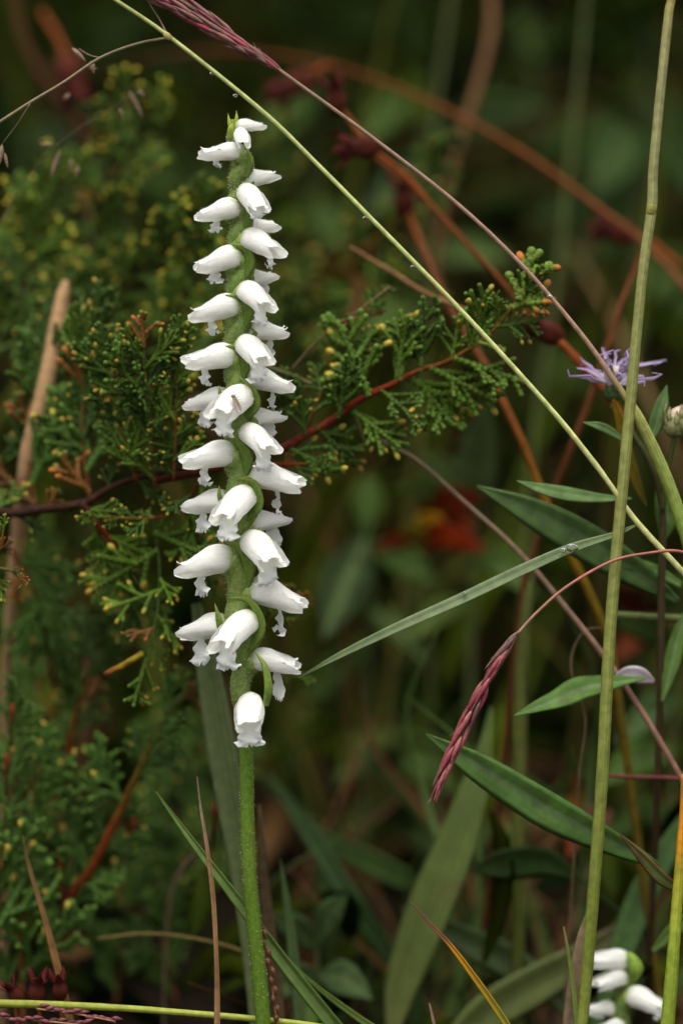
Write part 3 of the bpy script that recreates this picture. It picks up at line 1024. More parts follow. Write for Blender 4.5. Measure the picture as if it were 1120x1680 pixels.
limb(jb, [(430, 1110, 34, 5), (460, 1106, 33, 4), (490, 1112, 33, 3)], TANB, 3, DENSE, .35, 46)
js = thing('juniper_sprig', 'small yellow tipped juniper sprig entering from the frame edge beside straw', 'juniper', P(-30, 930, 14))
limb(js, [(-60, 960, 14, 6), (-20, 935, 14, 6), (15, 935, 13, 5), (30, 945, 12, 4)], [(0, (.12, .04, .03)), (1, (.09, .12, .03))], 3, LOOSE, .45, 47, up=-.5)
limb(js, [(-20, 935, 14, 5), (0, 900, 14, 4), (6, 870, 14, 3)], RED, 3, TIPPY, .4, 48)

# ------------------------------------------------------------------ grasses in and near focus
PALE = (0.42, 0.47, 0.22)
gr = thing('grass_stalk', 'pale green grass stalk slanting down across the whole picture', 'grass', P(1120, 945, 4))
stalk('culm', [(150, -30, -4, 7), (190, 0, -4, 6.5), (275, 58, -3, 7), (430, 182, -2, 7.2), (515, 264, -1, 7.2), (600, 350, -1, 7.6), (760, 514, 0, 8), (900, 668, 1, 8.5), (972, 757, 2, 9.5), (1000, 795, 2, 8.5), (1045, 858, 3, 10), (1130, 950, 4, 10)], [(0, (0.30, 0.32, 0.15)), (.2, PALE), (.6, (0.46, 0.50, 0.24)), (1, (0.48, .48, .26))], gr, n=80, root=True, lean=.9)
stalk('node', [(270, 54, -3, 8), (275, 59, -3, 12), (281, 64, -3, 8)], (0.36, 0.32, 0.15), gr, n=8)
blade('leaf_blade', [(1046, 860, 3, 4), (1010, 877, 3, 10), (935, 902, 2, 18), (850, 940, 1, 21), (760, 983, 2, 21), (650, 1032, 4, 18), (560, 1075, 7, 12), (490, 1112, 10, 2)], [(0, (0.10, 0.15, 0.055)), (.3, (0.11, .16, .075)), (.55, (0.18, 0.235, 0.145)), (1, (.11, .16, .075))], gr, n=44, roll=.5, fold=.5, edge=(0.22, .27, .18))
br_ = stalk('side_branch', [(275, 62, -3, 5), (225, 72, -1, 5), (165, 95, 1, 5), (105, 135, 2, 5), (50, 168, 3, 5), (0, 200, 3, 5), (-40, 225, 3, 4)], (0.20, 0.16, 0.11), gr, n=40)
stalk('pedicel', [(274, 56, -3, 3.5), (262, 32, -2, 3), (245, 5, -2, 3), (235, -20, -2, 3)], (0.16, 0.12, 0.10), gr, n=12)


def spikelet(parent, x, y, dx, dy, ln, wd, d, col, name='spikelet'):
    return stalk(name, [(x, y, d, .5), (x + dx * ln * .3, y + dy * ln * .3, d, wd), (x + dx * ln * .65, y + dy * ln * .65, d, wd * .8), (x + dx * ln, y + dy * ln, d, .4)], col, parent, 'chaff', n=9, seg=7)


for x0, y0, x1, y1, d in ((50, 170, 4, 236, 8), (165, 95, 130, 80, 14), (140, 110, 160, 112, 14)):
    stalk('pedicel', [(x0, y0, 2, 2.5), ((x0 + x1) / 2, (y0 + y1) / 2 + 3, (d + 2) / 2, 2), (x1, y1, d, 1.6)], (0.16, 0.12, 0.10), gr, n=10)
for x, y, dx, dy, ln, wd, d in ((4, 236, -.1, 1, 34, 8, 8), (8, 250, .2, 1, 26, 6, 8), (118, 78, .7, .7, 34, 9, 16), (150, 100, .2, 1, 22, 9, 18)):
    spikelet(gr, x, y, dx, dy, ln, wd, d, [(0, (.2, .15, .1)), (1, (.30, .20, .17))])

g = random.Random(5)
pan = thing('grass_panicle', 'sparse grass panicle with loose pinkish brown spikelets over the juniper', 'grass', P(120, 330, 26))
stalk('culm', [(226, 150, 44, 1.5), (180, 180, 43, 1.5), (110, 225, 42, 1.8), (40, 300, 42, 2.2), (-30, 420, 42, 2.6)], (0.06, 0.05, 0.03), pan, n=30, root=True)
for x, y, dx, dy, ln, wd in ((100, 245, -.35, 1, 48, 11), (212, 148, .5, 1, 46, 10), (226, 148, .6, .5, 20, 9), (118, 260, -.1, 1, 24, 9), (66, 238, 1, -.05, 22, 9), (105, 165, .5, -.6, 20, 10), (196, 178, .3, .8, 18, 8), (130, 272, -.3, 1, 20, 8)):
    spikelet(pan, x, y, dx, dy, ln, wd * .75, 40 + g.uniform(-3, 6), [(0, (.12, .09, .06)), (.5, (.20, .13, .10)), (1, (.22, .16, .13))])


def seed_spike(parent, path, n, ln, wd, seed, cols, thick):
    """A spindle of overlapping spikelets along an axis; path runs from the culm to the tip."""
    g = random.Random(seed)
    ax_o = stalk('rachis', [(q[0], q[1], q[2], 3) for q in path], (0.25, .06, .08), parent, n=24, seg=6)
    A = spline(path, 80)
    for i in range(n):
        t = .01 + .90 * i / n
        k = int(t * 79)
        c = A[k]
        nx_ = A[min(k + 3, 79)] - A[max(k - 3, 0)]
        T = np.array([nx_[0], nx_[1]]) / max(1e-6, math.hypot(nx_[0], nx_[1]))
        Nn = np.array([-T[1], T[0]])
        ph = i * 2.4
        rad = c[3] * .5 * thick
        off = Nn * math.cos(ph) * rad
        dz = math.sin(ph) * rad * 1000 * S
        jit = g.gauss(0, .028)
        T = np.array([T[0] * math.cos(jit) - T[1] * math.sin(jit), T[0] * math.sin(jit) + T[1] * math.cos(jit)])
        sp = .07 + g.gauss(0, .03)
        dirx = T[0] + Nn[0] * math.cos(ph) * sp
        diry = T[1] + Nn[1] * math.cos(ph) * sp
        l_ = ln * g.uniform(.8, 1.15)
        rem = math.hypot(A[-1][0] - c[0], A[-1][1] - c[1])
        l_ = min(l_, max(10.0, rem * g.uniform(.62, 1.0)))
        wd_ = wd * min(1.0, .35 + rem / 150)
        x, y = c[0] + off[0] * .6, c[1] + off[1] * .6
        col = g.choice(cols)
        spk = stalk('spikelet', [(x, y, c[2] + dz * .6, 1), (x + dirx * l_ * .3, y + diry * l_ * .3, c[2] + dz, wd_), (x + dirx * l_ * .65, y + diry * l_ * .65, c[2] + dz, wd_ * .75), (x + dirx * l_, y + diry * l_, c[2] + dz * .8, .4)],
                    [(0, mixc(col, (.22, .24, .16), .45)), (.3, col), (.8, mixc(col, (.08, .02, .03), .3)), (1, (.3, .2, .18))], ax_o, 'chaff', n=8, seg=6)
        if i % 3 == 0:
            ex, ey = x + dirx * l_ * .9, y + diry * l_ * .9
            b = MB()
            b.tube([P(ex, ey, c[2] + dz), P(ex + dirx * 11 + Nn[0] * math.cos(ph) * 4, ey + diry * 11 + Nn[1] * math.cos(ph) * 4, c[2] + dz)], [.5 * S, .2 * S], (.32, .2, .16), seg=4)
            b.build('awn', 'chaff', ax_o)


PURP = [(0.30, 0.055, 0.095), (0.22, 0.04, 0.07), (0.36, 0.09, 0.13), (0.14, 0.045, 0.06), (0.25, 0.12, 0.12), (0.17, 0.10, 0.09)]
g2 = thing('grass_stalk', 'thin pink grass stalk ending in twin dark red spikes at the top', 'grass', P(1125, 880, 8))
stalk('culm', [(440, 100, 0, 6), (468, 122, 0, 6.2), (600, 218, 0, 6.5), (750, 335, 1, 7), (860, 440, 2, 7), (950, 545, 3, 8), (1005, 622, 4, 10), (1038, 670, 5, 12)], [(0, (.20, .10, .10)), (.2, (0.22, .16, .12)), (.5, (0.30, .19, .17)), (.8, (0.30, .20, .15)), (1, (.26, .26, .10))], g2, n=60)
stalk('sheath', [(1030, 655, 5, 12), (1045, 684, 5, 20), (1070, 735, 6, 22), (1098, 800, 7, 22), (1125, 880, 8, 22)], [(0, (.26, .26, .10)), (.3, (0.24, 0.26, 0.09)), (1, (0.17, .26, .06))], g2, n=30, root=True, lean=.8)
seed_spike(g2, [(466, 121, 0, 5), (430, 98, -1, 15), (360, 55, -2, 22), (290, 15, -3, 24), (225, -22, -4, 20), (180, -48, -4, 4)], 44, 62, 8.5, 1, PURP, .8)
seed_spike(g2, [(462, 117, 2, 4), (420, 88, 3, 10), (370, 50, 4, 16), (310, 5, 5, 17), (260, -30, 5, 16), (220, -60, 5, 4)], 34, 58, 8, 2, PURP, .8)

g3 = thing('grass_stalk', 'arching thin red stalk with one drooping purple seed spike', 'grass', P(1130, 905, 0))
stalk('culm', [(1190, 940, 2, 6), (1120, 906, 0, 5.5), (1060, 908, 0, 5), (1000, 922, -1, 5), (930, 962, -1, 5), (880, 1005, -1, 5), (848, 1040, -1, 5)], [(0, (.26, .09, .07)), (.6, (0.34, 0.14, .13)), (1, (.3, .2, .17))], g3, n=50)
seed_spike(g3, [(850, 1036, -1, 5), (832, 1062, -1, 14), (800, 1115, -1, 22), (770, 1175, -1, 25), (742, 1235, -1, 20), (722, 1285, -1, 10), (711, 1318, -1, 2)], 44, 62, 9, 3, [(0.30, 0.07, 0.10), (0.20, 0.04, 0.065), (0.36, 0.12, 0.14), (0.10, 0.04, 0.05), (0.16, 0.10, 0.09)], .82)
stalk('awn', [(722, 1284, -1, 3), (713, 1308, -1, 2), (711, 1322, -1, 1)], (.35, .26, .15), g3, n=8)

tall = thing('grass_stalk', 'thick olive upright grass culm with orange top near the right side', 'grass', P(950, 1700, 8))
stalk('culm', [(1108, -60, 12, 16), (1100, 0, 12, 14), (1094, 40, 11, 15), (1072, 260, 9, 16), (1068, 343, 8, 17.5), (1051, 470, 6, 17), (1025, 750, 3, 19), (1001, 1020, 2, 20), (986, 1290, 3, 20.5), (970, 1500, 6, 20), (962, 1600, 8, 19), (952, 1700, 8, 19)], [(0, (0.55, .20, .05)), (.045, (0.55, .22, .06)), (.07, (0.30, 0.25, 0.08)), (.2, (0.24, 0.235, 0.125)), (.5, (0.20, 0.215, 0.08)), (.8, (0.16, 0.195, 0.045)), (1, (.15, .17, .045))], tall, n=90, root=True, seg=14)
blade('dead_sheath', [(970, 1480, 14, 3), (956, 1540, 13, 22), (944, 1620, 12, 30), (934, 1720, 12, 32)], [(0, (.24, .18, .13)), (1, (.2, .15, .11))], tall, 'dry', root=True)

stalk('node', [(1069, 336, 7.5, 15), (1068, 344, 7.5, 17.8), (1066.5, 352, 7.5, 15)], (.20, .19, .06), tall, n=8)
b2 = thing('grass_stalk', 'mauve brown grass stalk running behind the tall olive culm', 'grass', P(1125, 1290, 18))
stalk('culm', [(622, 722, 46, 4), (655, 738, 42, 5), (690, 760, 38, 6), (760, 822, 34, 7.5), (850, 905, 30, 9), (930, 1000, 27, 9.5), (1000, 1090, 25, 10), (1060, 1180, 23, 10), (1125, 1290, 22, 10)], [(0, (.10, .08, .05)), (.4, (0.17, 0.12, .085)), (.7, (0.22, .13, .11)), (1, (.20, .10, .08))], b2, n=60, root=True, lean=.9)
b3 = thing('grass_stalk', 'yellow green grass stem with orange top at the lower right edge', 'grass', P(1092, 1700, 0))
stalk('culm', [(1119, 1270, 2, 6), (1118, 1330, 2, 9), (1115, 1400, 1, 15), (1112, 1450, 1, 18), (1106, 1530, 0, 20), (1100, 1610, 0, 22), (1092, 1700, 0, 24)], [(0, (.3, .12, .04)), (.25, (.45, .20, .03)), (.36, (0.33, 0.29, 0.05)), (.6, (0.22, 0.28, .05)), (1, (0.17, .24, .04))], b3, n=40, root=True)

# lower centre
bl = thing('grass_shoot', 'sharp green grass blade slanting down behind the orchid stem', 'grass', P(570, 1700, 14))
blade('leaf_blade', [(256, 1298, 8, 2), (285, 1338, 8, 8), (330, 1398, 7, 14), (400, 1488, 6, 20), (455, 1562, 7, 24), (510, 1632, 9, 26), (575, 1712, 12, 28)], [(0, (.16, .13, .06)), (.08, (0.10, .16, .04)), (.4, (0.13, .21, .06)), (1, (0.14, .22, .08))], bl, n=40, root=True, roll=.3, fold=.7, mid=(.22, .3, .13))
bd = thing('dry_straw', 'thin dry brown blade standing just left of the orchid stem', 'dry grass', P(358, 1710, -6))
blade('leaf_blade', [(324, 1274, -3, 2), (330, 1325, -3, 5), (341, 1390, -4, 8), (351, 1470, -4, 10), (356, 1560, -5, 9), (358, 1630, -5, 11), (358, 1710, -6, 13)], [(0, (.22, .18, .17)), (.3, (0.30, 0.19, .12)), (.7, (0.26, .15, .09)), (1, (0.32, .2, .14))], bd, 'dry', n=40, root=True, roll=.6, fold=.6)
bw1 = thing('grass_shoot', 'broad grey green blade standing blurred behind the orchid stem', 'grass', P(432, 1720, 32))
blade('leaf_blade', [(322, 990, 36, 16), (342, 1090, 35, 40), (362, 1210, 34, 50), (385, 1340, 33, 48), (404, 1460, 32, 42), (420, 1590, 32, 38), (432, 1720, 32, 36)], [(0, (0.07, 0.10, .035)), (.3, (0.10, .135, .055)), (1, (.085, .115, .045))], bw1, root=True, roll=.2, fold=.35, edge=(.15, .18, .10))
blade('dead_edge', [(425, 1320, 36, 6), (432, 1440, 36, 18), (445, 1560, 36, 22), (460, 1700, 36, 22)], [(0, (.12, .085, .05)), (1, (.10, .07, .045))], bw1, 'dry', root=True)
ss = thing('seed_stalk', 'brown beaded seed stalk hanging beside the orchid stem base', 'grass', P(458, 1700, 2))
stalk('rachis', [(426, 1512, 3, 2.5), (434, 1550, 3, 3), (445, 1600, 2, 3.5), (450, 1650, 2, 4), (462, 1710, 2, 4)], (0.16, .08, .04), ss, n=24, root=True)
g = random.Random(31)
for i in range(12):
    t = i / 11
    y = 1516 + t * 170
    x = float(np.interp(y, [1512, 1550, 1600, 1650, 1710], [427, 434, 445, 450, 462])) + (3 if i % 2 else -2)
    spikelet(ss, x, y - 8, .15, 1, 19, 9, 2 + g.uniform(-.5, .5), [(0, (.10, .04, .025)), (1, (0.16, .075, .04))], 'seed')
hz = thing('grass_stalk', 'yellow green stalk lying flat along the bottom edge at the left', 'grass', P(560, 1690, 2))
stalk('culm', [(-40, 1646, -2, 14), (60, 1648, -1, 14), (200, 1654, 0, 12), (330, 1664, 2, 11), (430, 1673, 4, 11), (520, 1684, 6, 11), (600, 1700, 8, 11)], [(0, (.20, .22, .04)), (.5, (0.30, 0.34, 0.09)), (1, (.24, .27, .07))], hz, n=40, root=True)
hz2 = thing('grass_panicle', 'dark purple beaded grass heads along the bottom left edge', 'grass', P(-20, 1690, -6))
g = random.Random(8)
for a0, a1, n_ in (((-20, 1668, -4), (200, 1690, -6), 16), ((60, 1655, -4), (190, 1676, -5), 12)):
    o = stalk('rachis', [(a0[0], a0[1], a0[2], 3), ((a0[0] + a1[0]) / 2, (a0[1] + a1[1]) / 2 - 2, a0[2], 3), (a1[0], a1[1], a1[2], 2)], (.25, .15, .08), hz2, n=16)
    for i in range(n_):
        t = (i + .3) / n_
        spikelet(o, a0[0] + (a1[0] - a0[0]) * t, a0[1] + (a1[1] - a0[1]) * t - 3 + g.uniform(-3, 3), 1, .1 + g.gauss(0, .25), 20, 8, a0[2] + g.uniform(-1, 1), [(0, (.16, .05, .07)), (1, (.12, .04, .05))])

# ------------------------------------------------------------------ aster plant on the right
AST = thing('aster_plant', 'wild aster with one lilac flower, a round bud and lance leaves at right', 'aster', P(1060, 1700, 30))
stalk('stem', [(1003, 664, 19, 10), (1020, 690, 18, 10), (1060, 750, 18, 11), (1085, 830, 22, 12), (1084, 960, 26, 13), (1082, 1130, 30, 12), (1076, 1330, 38, 12), (1068, 1500, 50, 12), (1060, 1700, 60, 13)], [(0, (.06, .09, .03)), (.2, (.06, .06, .025)), (.5, (0.05, 0.035, .018)), (1, (.045, .025, .015))], AST, n=60, root=True)
hc = P(1004, 636, 19)
hp = MB()
hp.ball(hc - U * 8 * S, 16 * S, (0.06, 0.09, 0.04), sq=(1, 1, 1.05), n=8, m=14)
head = hp.build('flower_head', 'herb', AST)
g = random.Random(77)
for i in range(22):       # involucre scales
    a_ = i * 2.4
    z = -1 + 1.5 * (i / 22)
    rr = math.sqrt(max(0.05, 1 - min(1, abs(z)) ** 2))
    dd = (R * math.cos(a_) + F * math.sin(a_)) * rr
    p0 = hc - U * 8 * S + dd * 15 * S + U * z * 13 * S
    b = MB()
    b.ribbon([p0, p0 + dd * 4 * S + U * 6 * S, p0 + dd * (9 if i < 12 else 4) * S + U * 13 * S], [6 * S, 5.5 * S, .6 * S], [(0, (.08, .13, .05)), (.6, (.05, .08, .03)), (1, (.14, .05, .08))], face=-dd + F * .01, nx=3, fold=.2)
    b.build('bract', 'herb', head)
axis0 = (U * 1.0 + R * .08 - F * .25).normalized()
for i in range(28):
    ph = i / 28 * 6.283 + g.gauss(0, .1)
    sp = g.choice((.2, .45, .7, .95, 1.25)) * g.uniform(.8, 1.2)
    if i % 5 == 0:
        sp *= .35
    e1 = R
    e2 = axis0.cross(R).normalized()
    dd = (e1 * math.cos(ph) + e2 * math.sin(ph))
    d0_ = (axis0 * math.cos(sp) + dd * math.sin(sp)).normalized()
    ln = g.uniform(44, 72) * S
    p0 = hc + axis0 * 6 * S + dd * 9 * S
    pts = [p0 + d0_ * ln * t + (dd * g.gauss(.1, .2) - U * .22 * g.random() + R * g.gauss(0, .12)) * ln * t * t for t in (0, .2, .45, .7, .9, 1)]
    b = MB()
    k = g.uniform(.85, 1.15)
    b.ribbon(pts, [S * x for x in (3.5, 5.5, 6.2, 5.8, 4.2, 1.5)], [(0, (.72, .66, .66)), (.35, (.58, .48, .63)), (1, (.43 * k, .31 * k, .55 * k))], nx=5, fold=.35, roll=g.uniform(-.7, .7), wave=.1, seed=i)
    b.build('ray', 'ray', head)
for i in range(16):
    a_ = i * 2.4
    r_ = 2.6 * math.sqrt(i) * S
    p0 = hc + axis0 * 3 * S + (R * math.cos(a_) + F * math.sin(a_)) * r_
    b = MB()
    b.tube([p0, p0 + axis0 * 20 * S, p0 + axis0 * 34 * S + R * math.cos(a_) * 4 * S], [2.2 * S, 2.8 * S, 1.8 * S], [(0, (.7, .6, .25)), (1, (.75, .68, .62))], seg=6)
    b.build('floret', 'ray', head)
bb = MB()
bc = P(1110, 692, 14)
bb.ball(bc, 24 * S, [(0, (.10, .13, .06)), (.45, (.28, .28, .16)), (.75, (.55, .48, .42)), (1, (.55, .36, .45))], sq=(.92, .92, 1.15), n=10, m=16, axes=(R, F, (U + R * .25).normalized()))
bud = bb.build('bud', 'herb', AST)
for i in range(26):
    a_ = i * 2.4
    z = -.95 + 1.35 * i / 26
    rr = math.sqrt(max(.03, 1 - min(1, abs(z)) ** 2))
    dd = R * math.cos(a_) * rr + F * math.sin(a_) * rr
    p0 = bc + dd * 22.5 * S + U * z * 25 * S
    b = MB()
    b.ribbon([p0, p0 + dd * 2 * S + U * 10 * S, p0 + dd * (-2 if z > -.2 else 2) * S + U * 22 * S], [10 * S, 10 * S, 2 * S], [(0, (.14, .17, .07)), (.6, (.30, .30, .17)), (1, (.34, .24, .22))], face=-dd + F * .02 + R * .01, nx=3)
    b.build('bract', 'herb', bud)
stalk('pedicel', [(1106, 716, 15, 9), (1100, 745, 16, 9), (1092, 790, 19, 10), (1086, 840, 22, 10)], (.07, .09, .03), AST, n=14)
LG = (0.078, 0.135, 0.036)
LG2 = (0.090, 0.15, 0.060)
for path, col, kw in [
        ([(1035, 818, 19, 4), (985, 818, 17, 17), (930, 812, 15, 27), (885, 802, 14, 20), (847, 789, 13, 2)], LG2, dict(roll=.5)),
        ([(1110, 985, 30, 10), (1060, 950, 27, 42), (1000, 910, 25, 64), (930, 868, 24, 66), (860, 832, 24, 46), (782, 797, 24, 3)], LG2, dict(roll=-.35)),
        ([(1032, 728, 17, 5), (1000, 708, 16, 15), (980, 699, 15, 14), (956, 693, 15, 2)], LG2, dict(roll=.3)),
        ([(1068, 722, 17, 6), (1074, 698, 17, 25), (1084, 665, 17, 24), (1093, 632, 17, 2)], LG2, dict(roll=.2)),
        ([(1060, 1112, 22, 5), (1010, 1120, 20, 24), (960, 1130, 18, 44), (905, 1152, 17, 34), (843, 1174, 16, 2)], (0.082, .155, .045), dict(roll=.5, wave=.07)),
        ([(1085, 890, 26, 5), (1092, 850, 26, 40), (1088, 815, 26, 36), (1075, 782, 26, 2)], LG, dict(roll=.3)),
        ([(1115, 960, 30, 12), (1075, 938, 28, 22), (1030, 926, 27, 22), (1000, 930, 26, 2)], LG, dict(roll=.5)),
        ([(1080, 1420, 22, 8), (1010, 1385, 18, 40), (930, 1345, 15, 60), (850, 1298, 13, 62), (770, 1248, 12, 44), (698, 1204, 11, 3)], (0.085, 0.155, 0.050), dict(roll=-.3, n=36, wave=.03)),
        ([(1118, 1462, 12, 14), (1085, 1440, 10, 24), (1055, 1408, 9, 20), (1016, 1368, 8, 2)], [(0, (.10, .15, .04)), (.6, (.10, .12, .04)), (1, (.13, .05, .04))], dict(roll=-.5, edge=(.17, .06, .05))),
        ([(1085, 1150, 28, 6), (1100, 1090, 30, 30), (1112, 1040, 32, 24), (1130, 990, 34, 2)], LG, dict(roll=.3)),
        ([(1070, 1560, 34, 8), (1100, 1530, 34, 26), (1130, 1505, 34, 22), (1160, 1490, 34, 2)], LG, dict(roll=.3))]:
    blade('leaf', path, col, AST, 'leaf', fold=.28, mid=(.13, .19, .10), **kw)
blade('dead_leaf', [(1006, 655, 16, 8), (1018, 690, 17, 24), (1030, 740, 18, 30), (1045, 790, 19, 26), (1060, 830, 20, 4)], [(0, (.36, .19, .03)), (.4, (.28, .22, .05)), (1, (.14, .12, .03))], AST, 'dry', roll=.8)

# ------------------------------------------------------------------ wide blades at lower right
for label, path, col, m_, kw in [
        ('wide dull green blade with brown stains rising from the bottom centre', [(645, 1690, 56, 26), (660, 1620, 56, 58), (700, 1510, 55, 78), (745, 1400, 55, 74), (775, 1310, 56, 54), (795, 1230, 58, 26), (806, 1160, 60, 5)], [(0, (.13, .125, .055)), (.3, (.085, .11, .036)), (1, (.06, .09, .022))], 'spotted', dict(roll=.3)),
        ('wide pale green blade with a dark stain at the bottom right', [(740, 1720, 58, 56), (800, 1660, 58, 74), (880, 1612, 58, 74), (950, 1572, 59, 56), (1000, 1535, 60, 30), (1030, 1505, 60, 6)], [(0, (.11, .145, .05)), (.6, (.13, .155, .065)), (.85, (.14, .12, .07)), (1, (.13, .09, .06))], 'spotted', dict(roll=-.4)),
        ('dim green blade leaning between the two wide stained blades', [(900, 1620, 62, 36), (840, 1580, 62, 56), (770, 1545, 62, 52), (700, 1510, 62, 30), (660, 1490, 62, 4)], (.085, .13, .055), 'blade', dict(roll=.2)),
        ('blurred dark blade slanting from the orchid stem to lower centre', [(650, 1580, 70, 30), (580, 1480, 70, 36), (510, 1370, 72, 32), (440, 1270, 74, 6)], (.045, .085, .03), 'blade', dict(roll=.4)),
        ('blurred green leaf low in the centre near the soil', [(720, 1470, 84, 10), (640, 1430, 84, 40), (560, 1390, 84, 30), (500, 1360, 84, 4)], (.05, .09, .03), 'leaf', dict(roll=.3)),
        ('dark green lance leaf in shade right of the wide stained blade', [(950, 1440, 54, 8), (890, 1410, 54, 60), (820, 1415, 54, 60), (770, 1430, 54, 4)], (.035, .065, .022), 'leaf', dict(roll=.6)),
        ('narrow soft green blade standing right of the seed stalk', [(495, 1700, 42, 22), (484, 1590, 42, 20), (472, 1490, 42, 14), (460, 1410, 42, 2)], (.09, .14, .06), 'blade', dict(roll=.3)),
        ('short thin green blade beside the dead sheath of the tall culm', [(948, 1700, 8, 10), (942, 1640, 8, 9), (934, 1575, 8, 7), (924, 1520, 8, 2)], [(0, (.15, .21, .06)), (.8, (.16, .2, .06)), (1, (.3, .24, .15))], 'blade', dict(roll=.3)),
        ('green blade slanting behind the aster stem above the second orchid', [(985, 1660, 54, 20), (1020, 1560, 54, 46), (1060, 1460, 54, 50), (1110, 1370, 54, 34), (1150, 1300, 54, 4)], (.075, .14, .05), 'blade', dict(roll=.2)),
        ('thin green blade crossing the bottom edge left of centre', [(690, 1720, 16, 14), (620, 1690, 16, 13), (560, 1650, 16, 11), (510, 1610, 16, 6), (480, 1580, 18, 2)], (.10, .15, .04), 'blade', dict(roll=.2)),
        ('tiny broken straw tip poking up at the bottom centre', [(716, 1700, 4, 6), (709, 1668, 4, 5), (704, 1645, 4, 2)], (.3, .2, .16), 'dry', dict(roll=.2)),
        ('thin straw blade leaning at the lower left over the juniper', [(112, 1660, 20, 14), (96, 1590, 20, 14), (72, 1500, 21, 10), (48, 1420, 22, 7), (38, 1370, 22, 2)], [(0, (.34, .18, .08)), (.4, (.22, .12, .06)), (1, (.12, .09, .05))], 'dry', dict(roll=.3))]:
    p_ = path[0]
    col_ = col
    path_ = path
    rt = True
    t_ = thing('dry_straw' if m_ == 'dry' else 'grass_shoot' if m_ != 'leaf' else 'weed_shoot', label, 'dry grass' if m_ == 'dry' else 'grass' if m_ != 'leaf' else 'leaf', P(*p_[:3]))
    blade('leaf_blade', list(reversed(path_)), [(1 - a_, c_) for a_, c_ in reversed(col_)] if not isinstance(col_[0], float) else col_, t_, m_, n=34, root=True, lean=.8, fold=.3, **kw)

g = random.Random(404)
for i in range(40):
    x0, y0 = g.uniform(470, 1110), g.choice((1350, 1450, 1560, 1640)) + g.uniform(0, 80)
    dpt = g.uniform(64, 105)
    ang = g.gauss(0, .55)
    ln_ = g.uniform(160, 440)
    x1, y1 = x0 + math.sin(ang) * ln_, y0 - math.cos(ang) * ln_
    bend_ = g.gauss(0, 40)
    dry_ = i % 3 == 0
    wv = g.uniform(7, 20) if not dry_ else g.uniform(5, 11)
    t_ = thing('dry_straw' if dry_ else 'grass_shoot', 'thin brown straw blurred in the low tangle behind' if dry_ else 'thin blurred green blade in the low tangle behind', 'dry grass' if dry_ else 'grass', P(x0, y0, dpt), 'straws in the low tangle' if dry_ else 'blades in the low tangle')
    kk = g.uniform(.7, 1.7)
    blade('leaf_blade', [(x1, y1, dpt - 8, 1.5), (x0 * .35 + x1 * .65 + bend_, y0 * .35 + y1 * .65, dpt - 4, wv * .8), (x0 * .7 + x1 * .3 + bend_ * .6, y0 * .7 + y1 * .3, dpt, wv), (x0, y0, dpt, wv)], (.20 * kk, .11 * kk, .06 * kk) if dry_ else (.075 * kk, .12 * kk, .04 * kk), t_, 'dry' if dry_ else 'blade', n=18, root=True, roll=g.gauss(0, .6))

yb = thing('grass_stalk', 'brown tipped stalk turning orange yellow at the bottom centre', 'grass', P(845, 1700, 4))
blade('leaf_blade', [(672, 1478, 6, 2), (705, 1515, 5, 6), (740, 1552, 4, 9), (780, 1605, 3, 12), (815, 1655, 3, 13), (850, 1710, 3, 14)], [(0, (.14, .08, .07)), (.28, (.22, .10, .06)), (.36, (.48, .22, .04)), (.6, (.40, .27, .05)), (.8, (.26, .27, .06)), (1, (.22, .26, .06))], yb, n=34, root=True, roll=.4, fold=.5, material='blade')

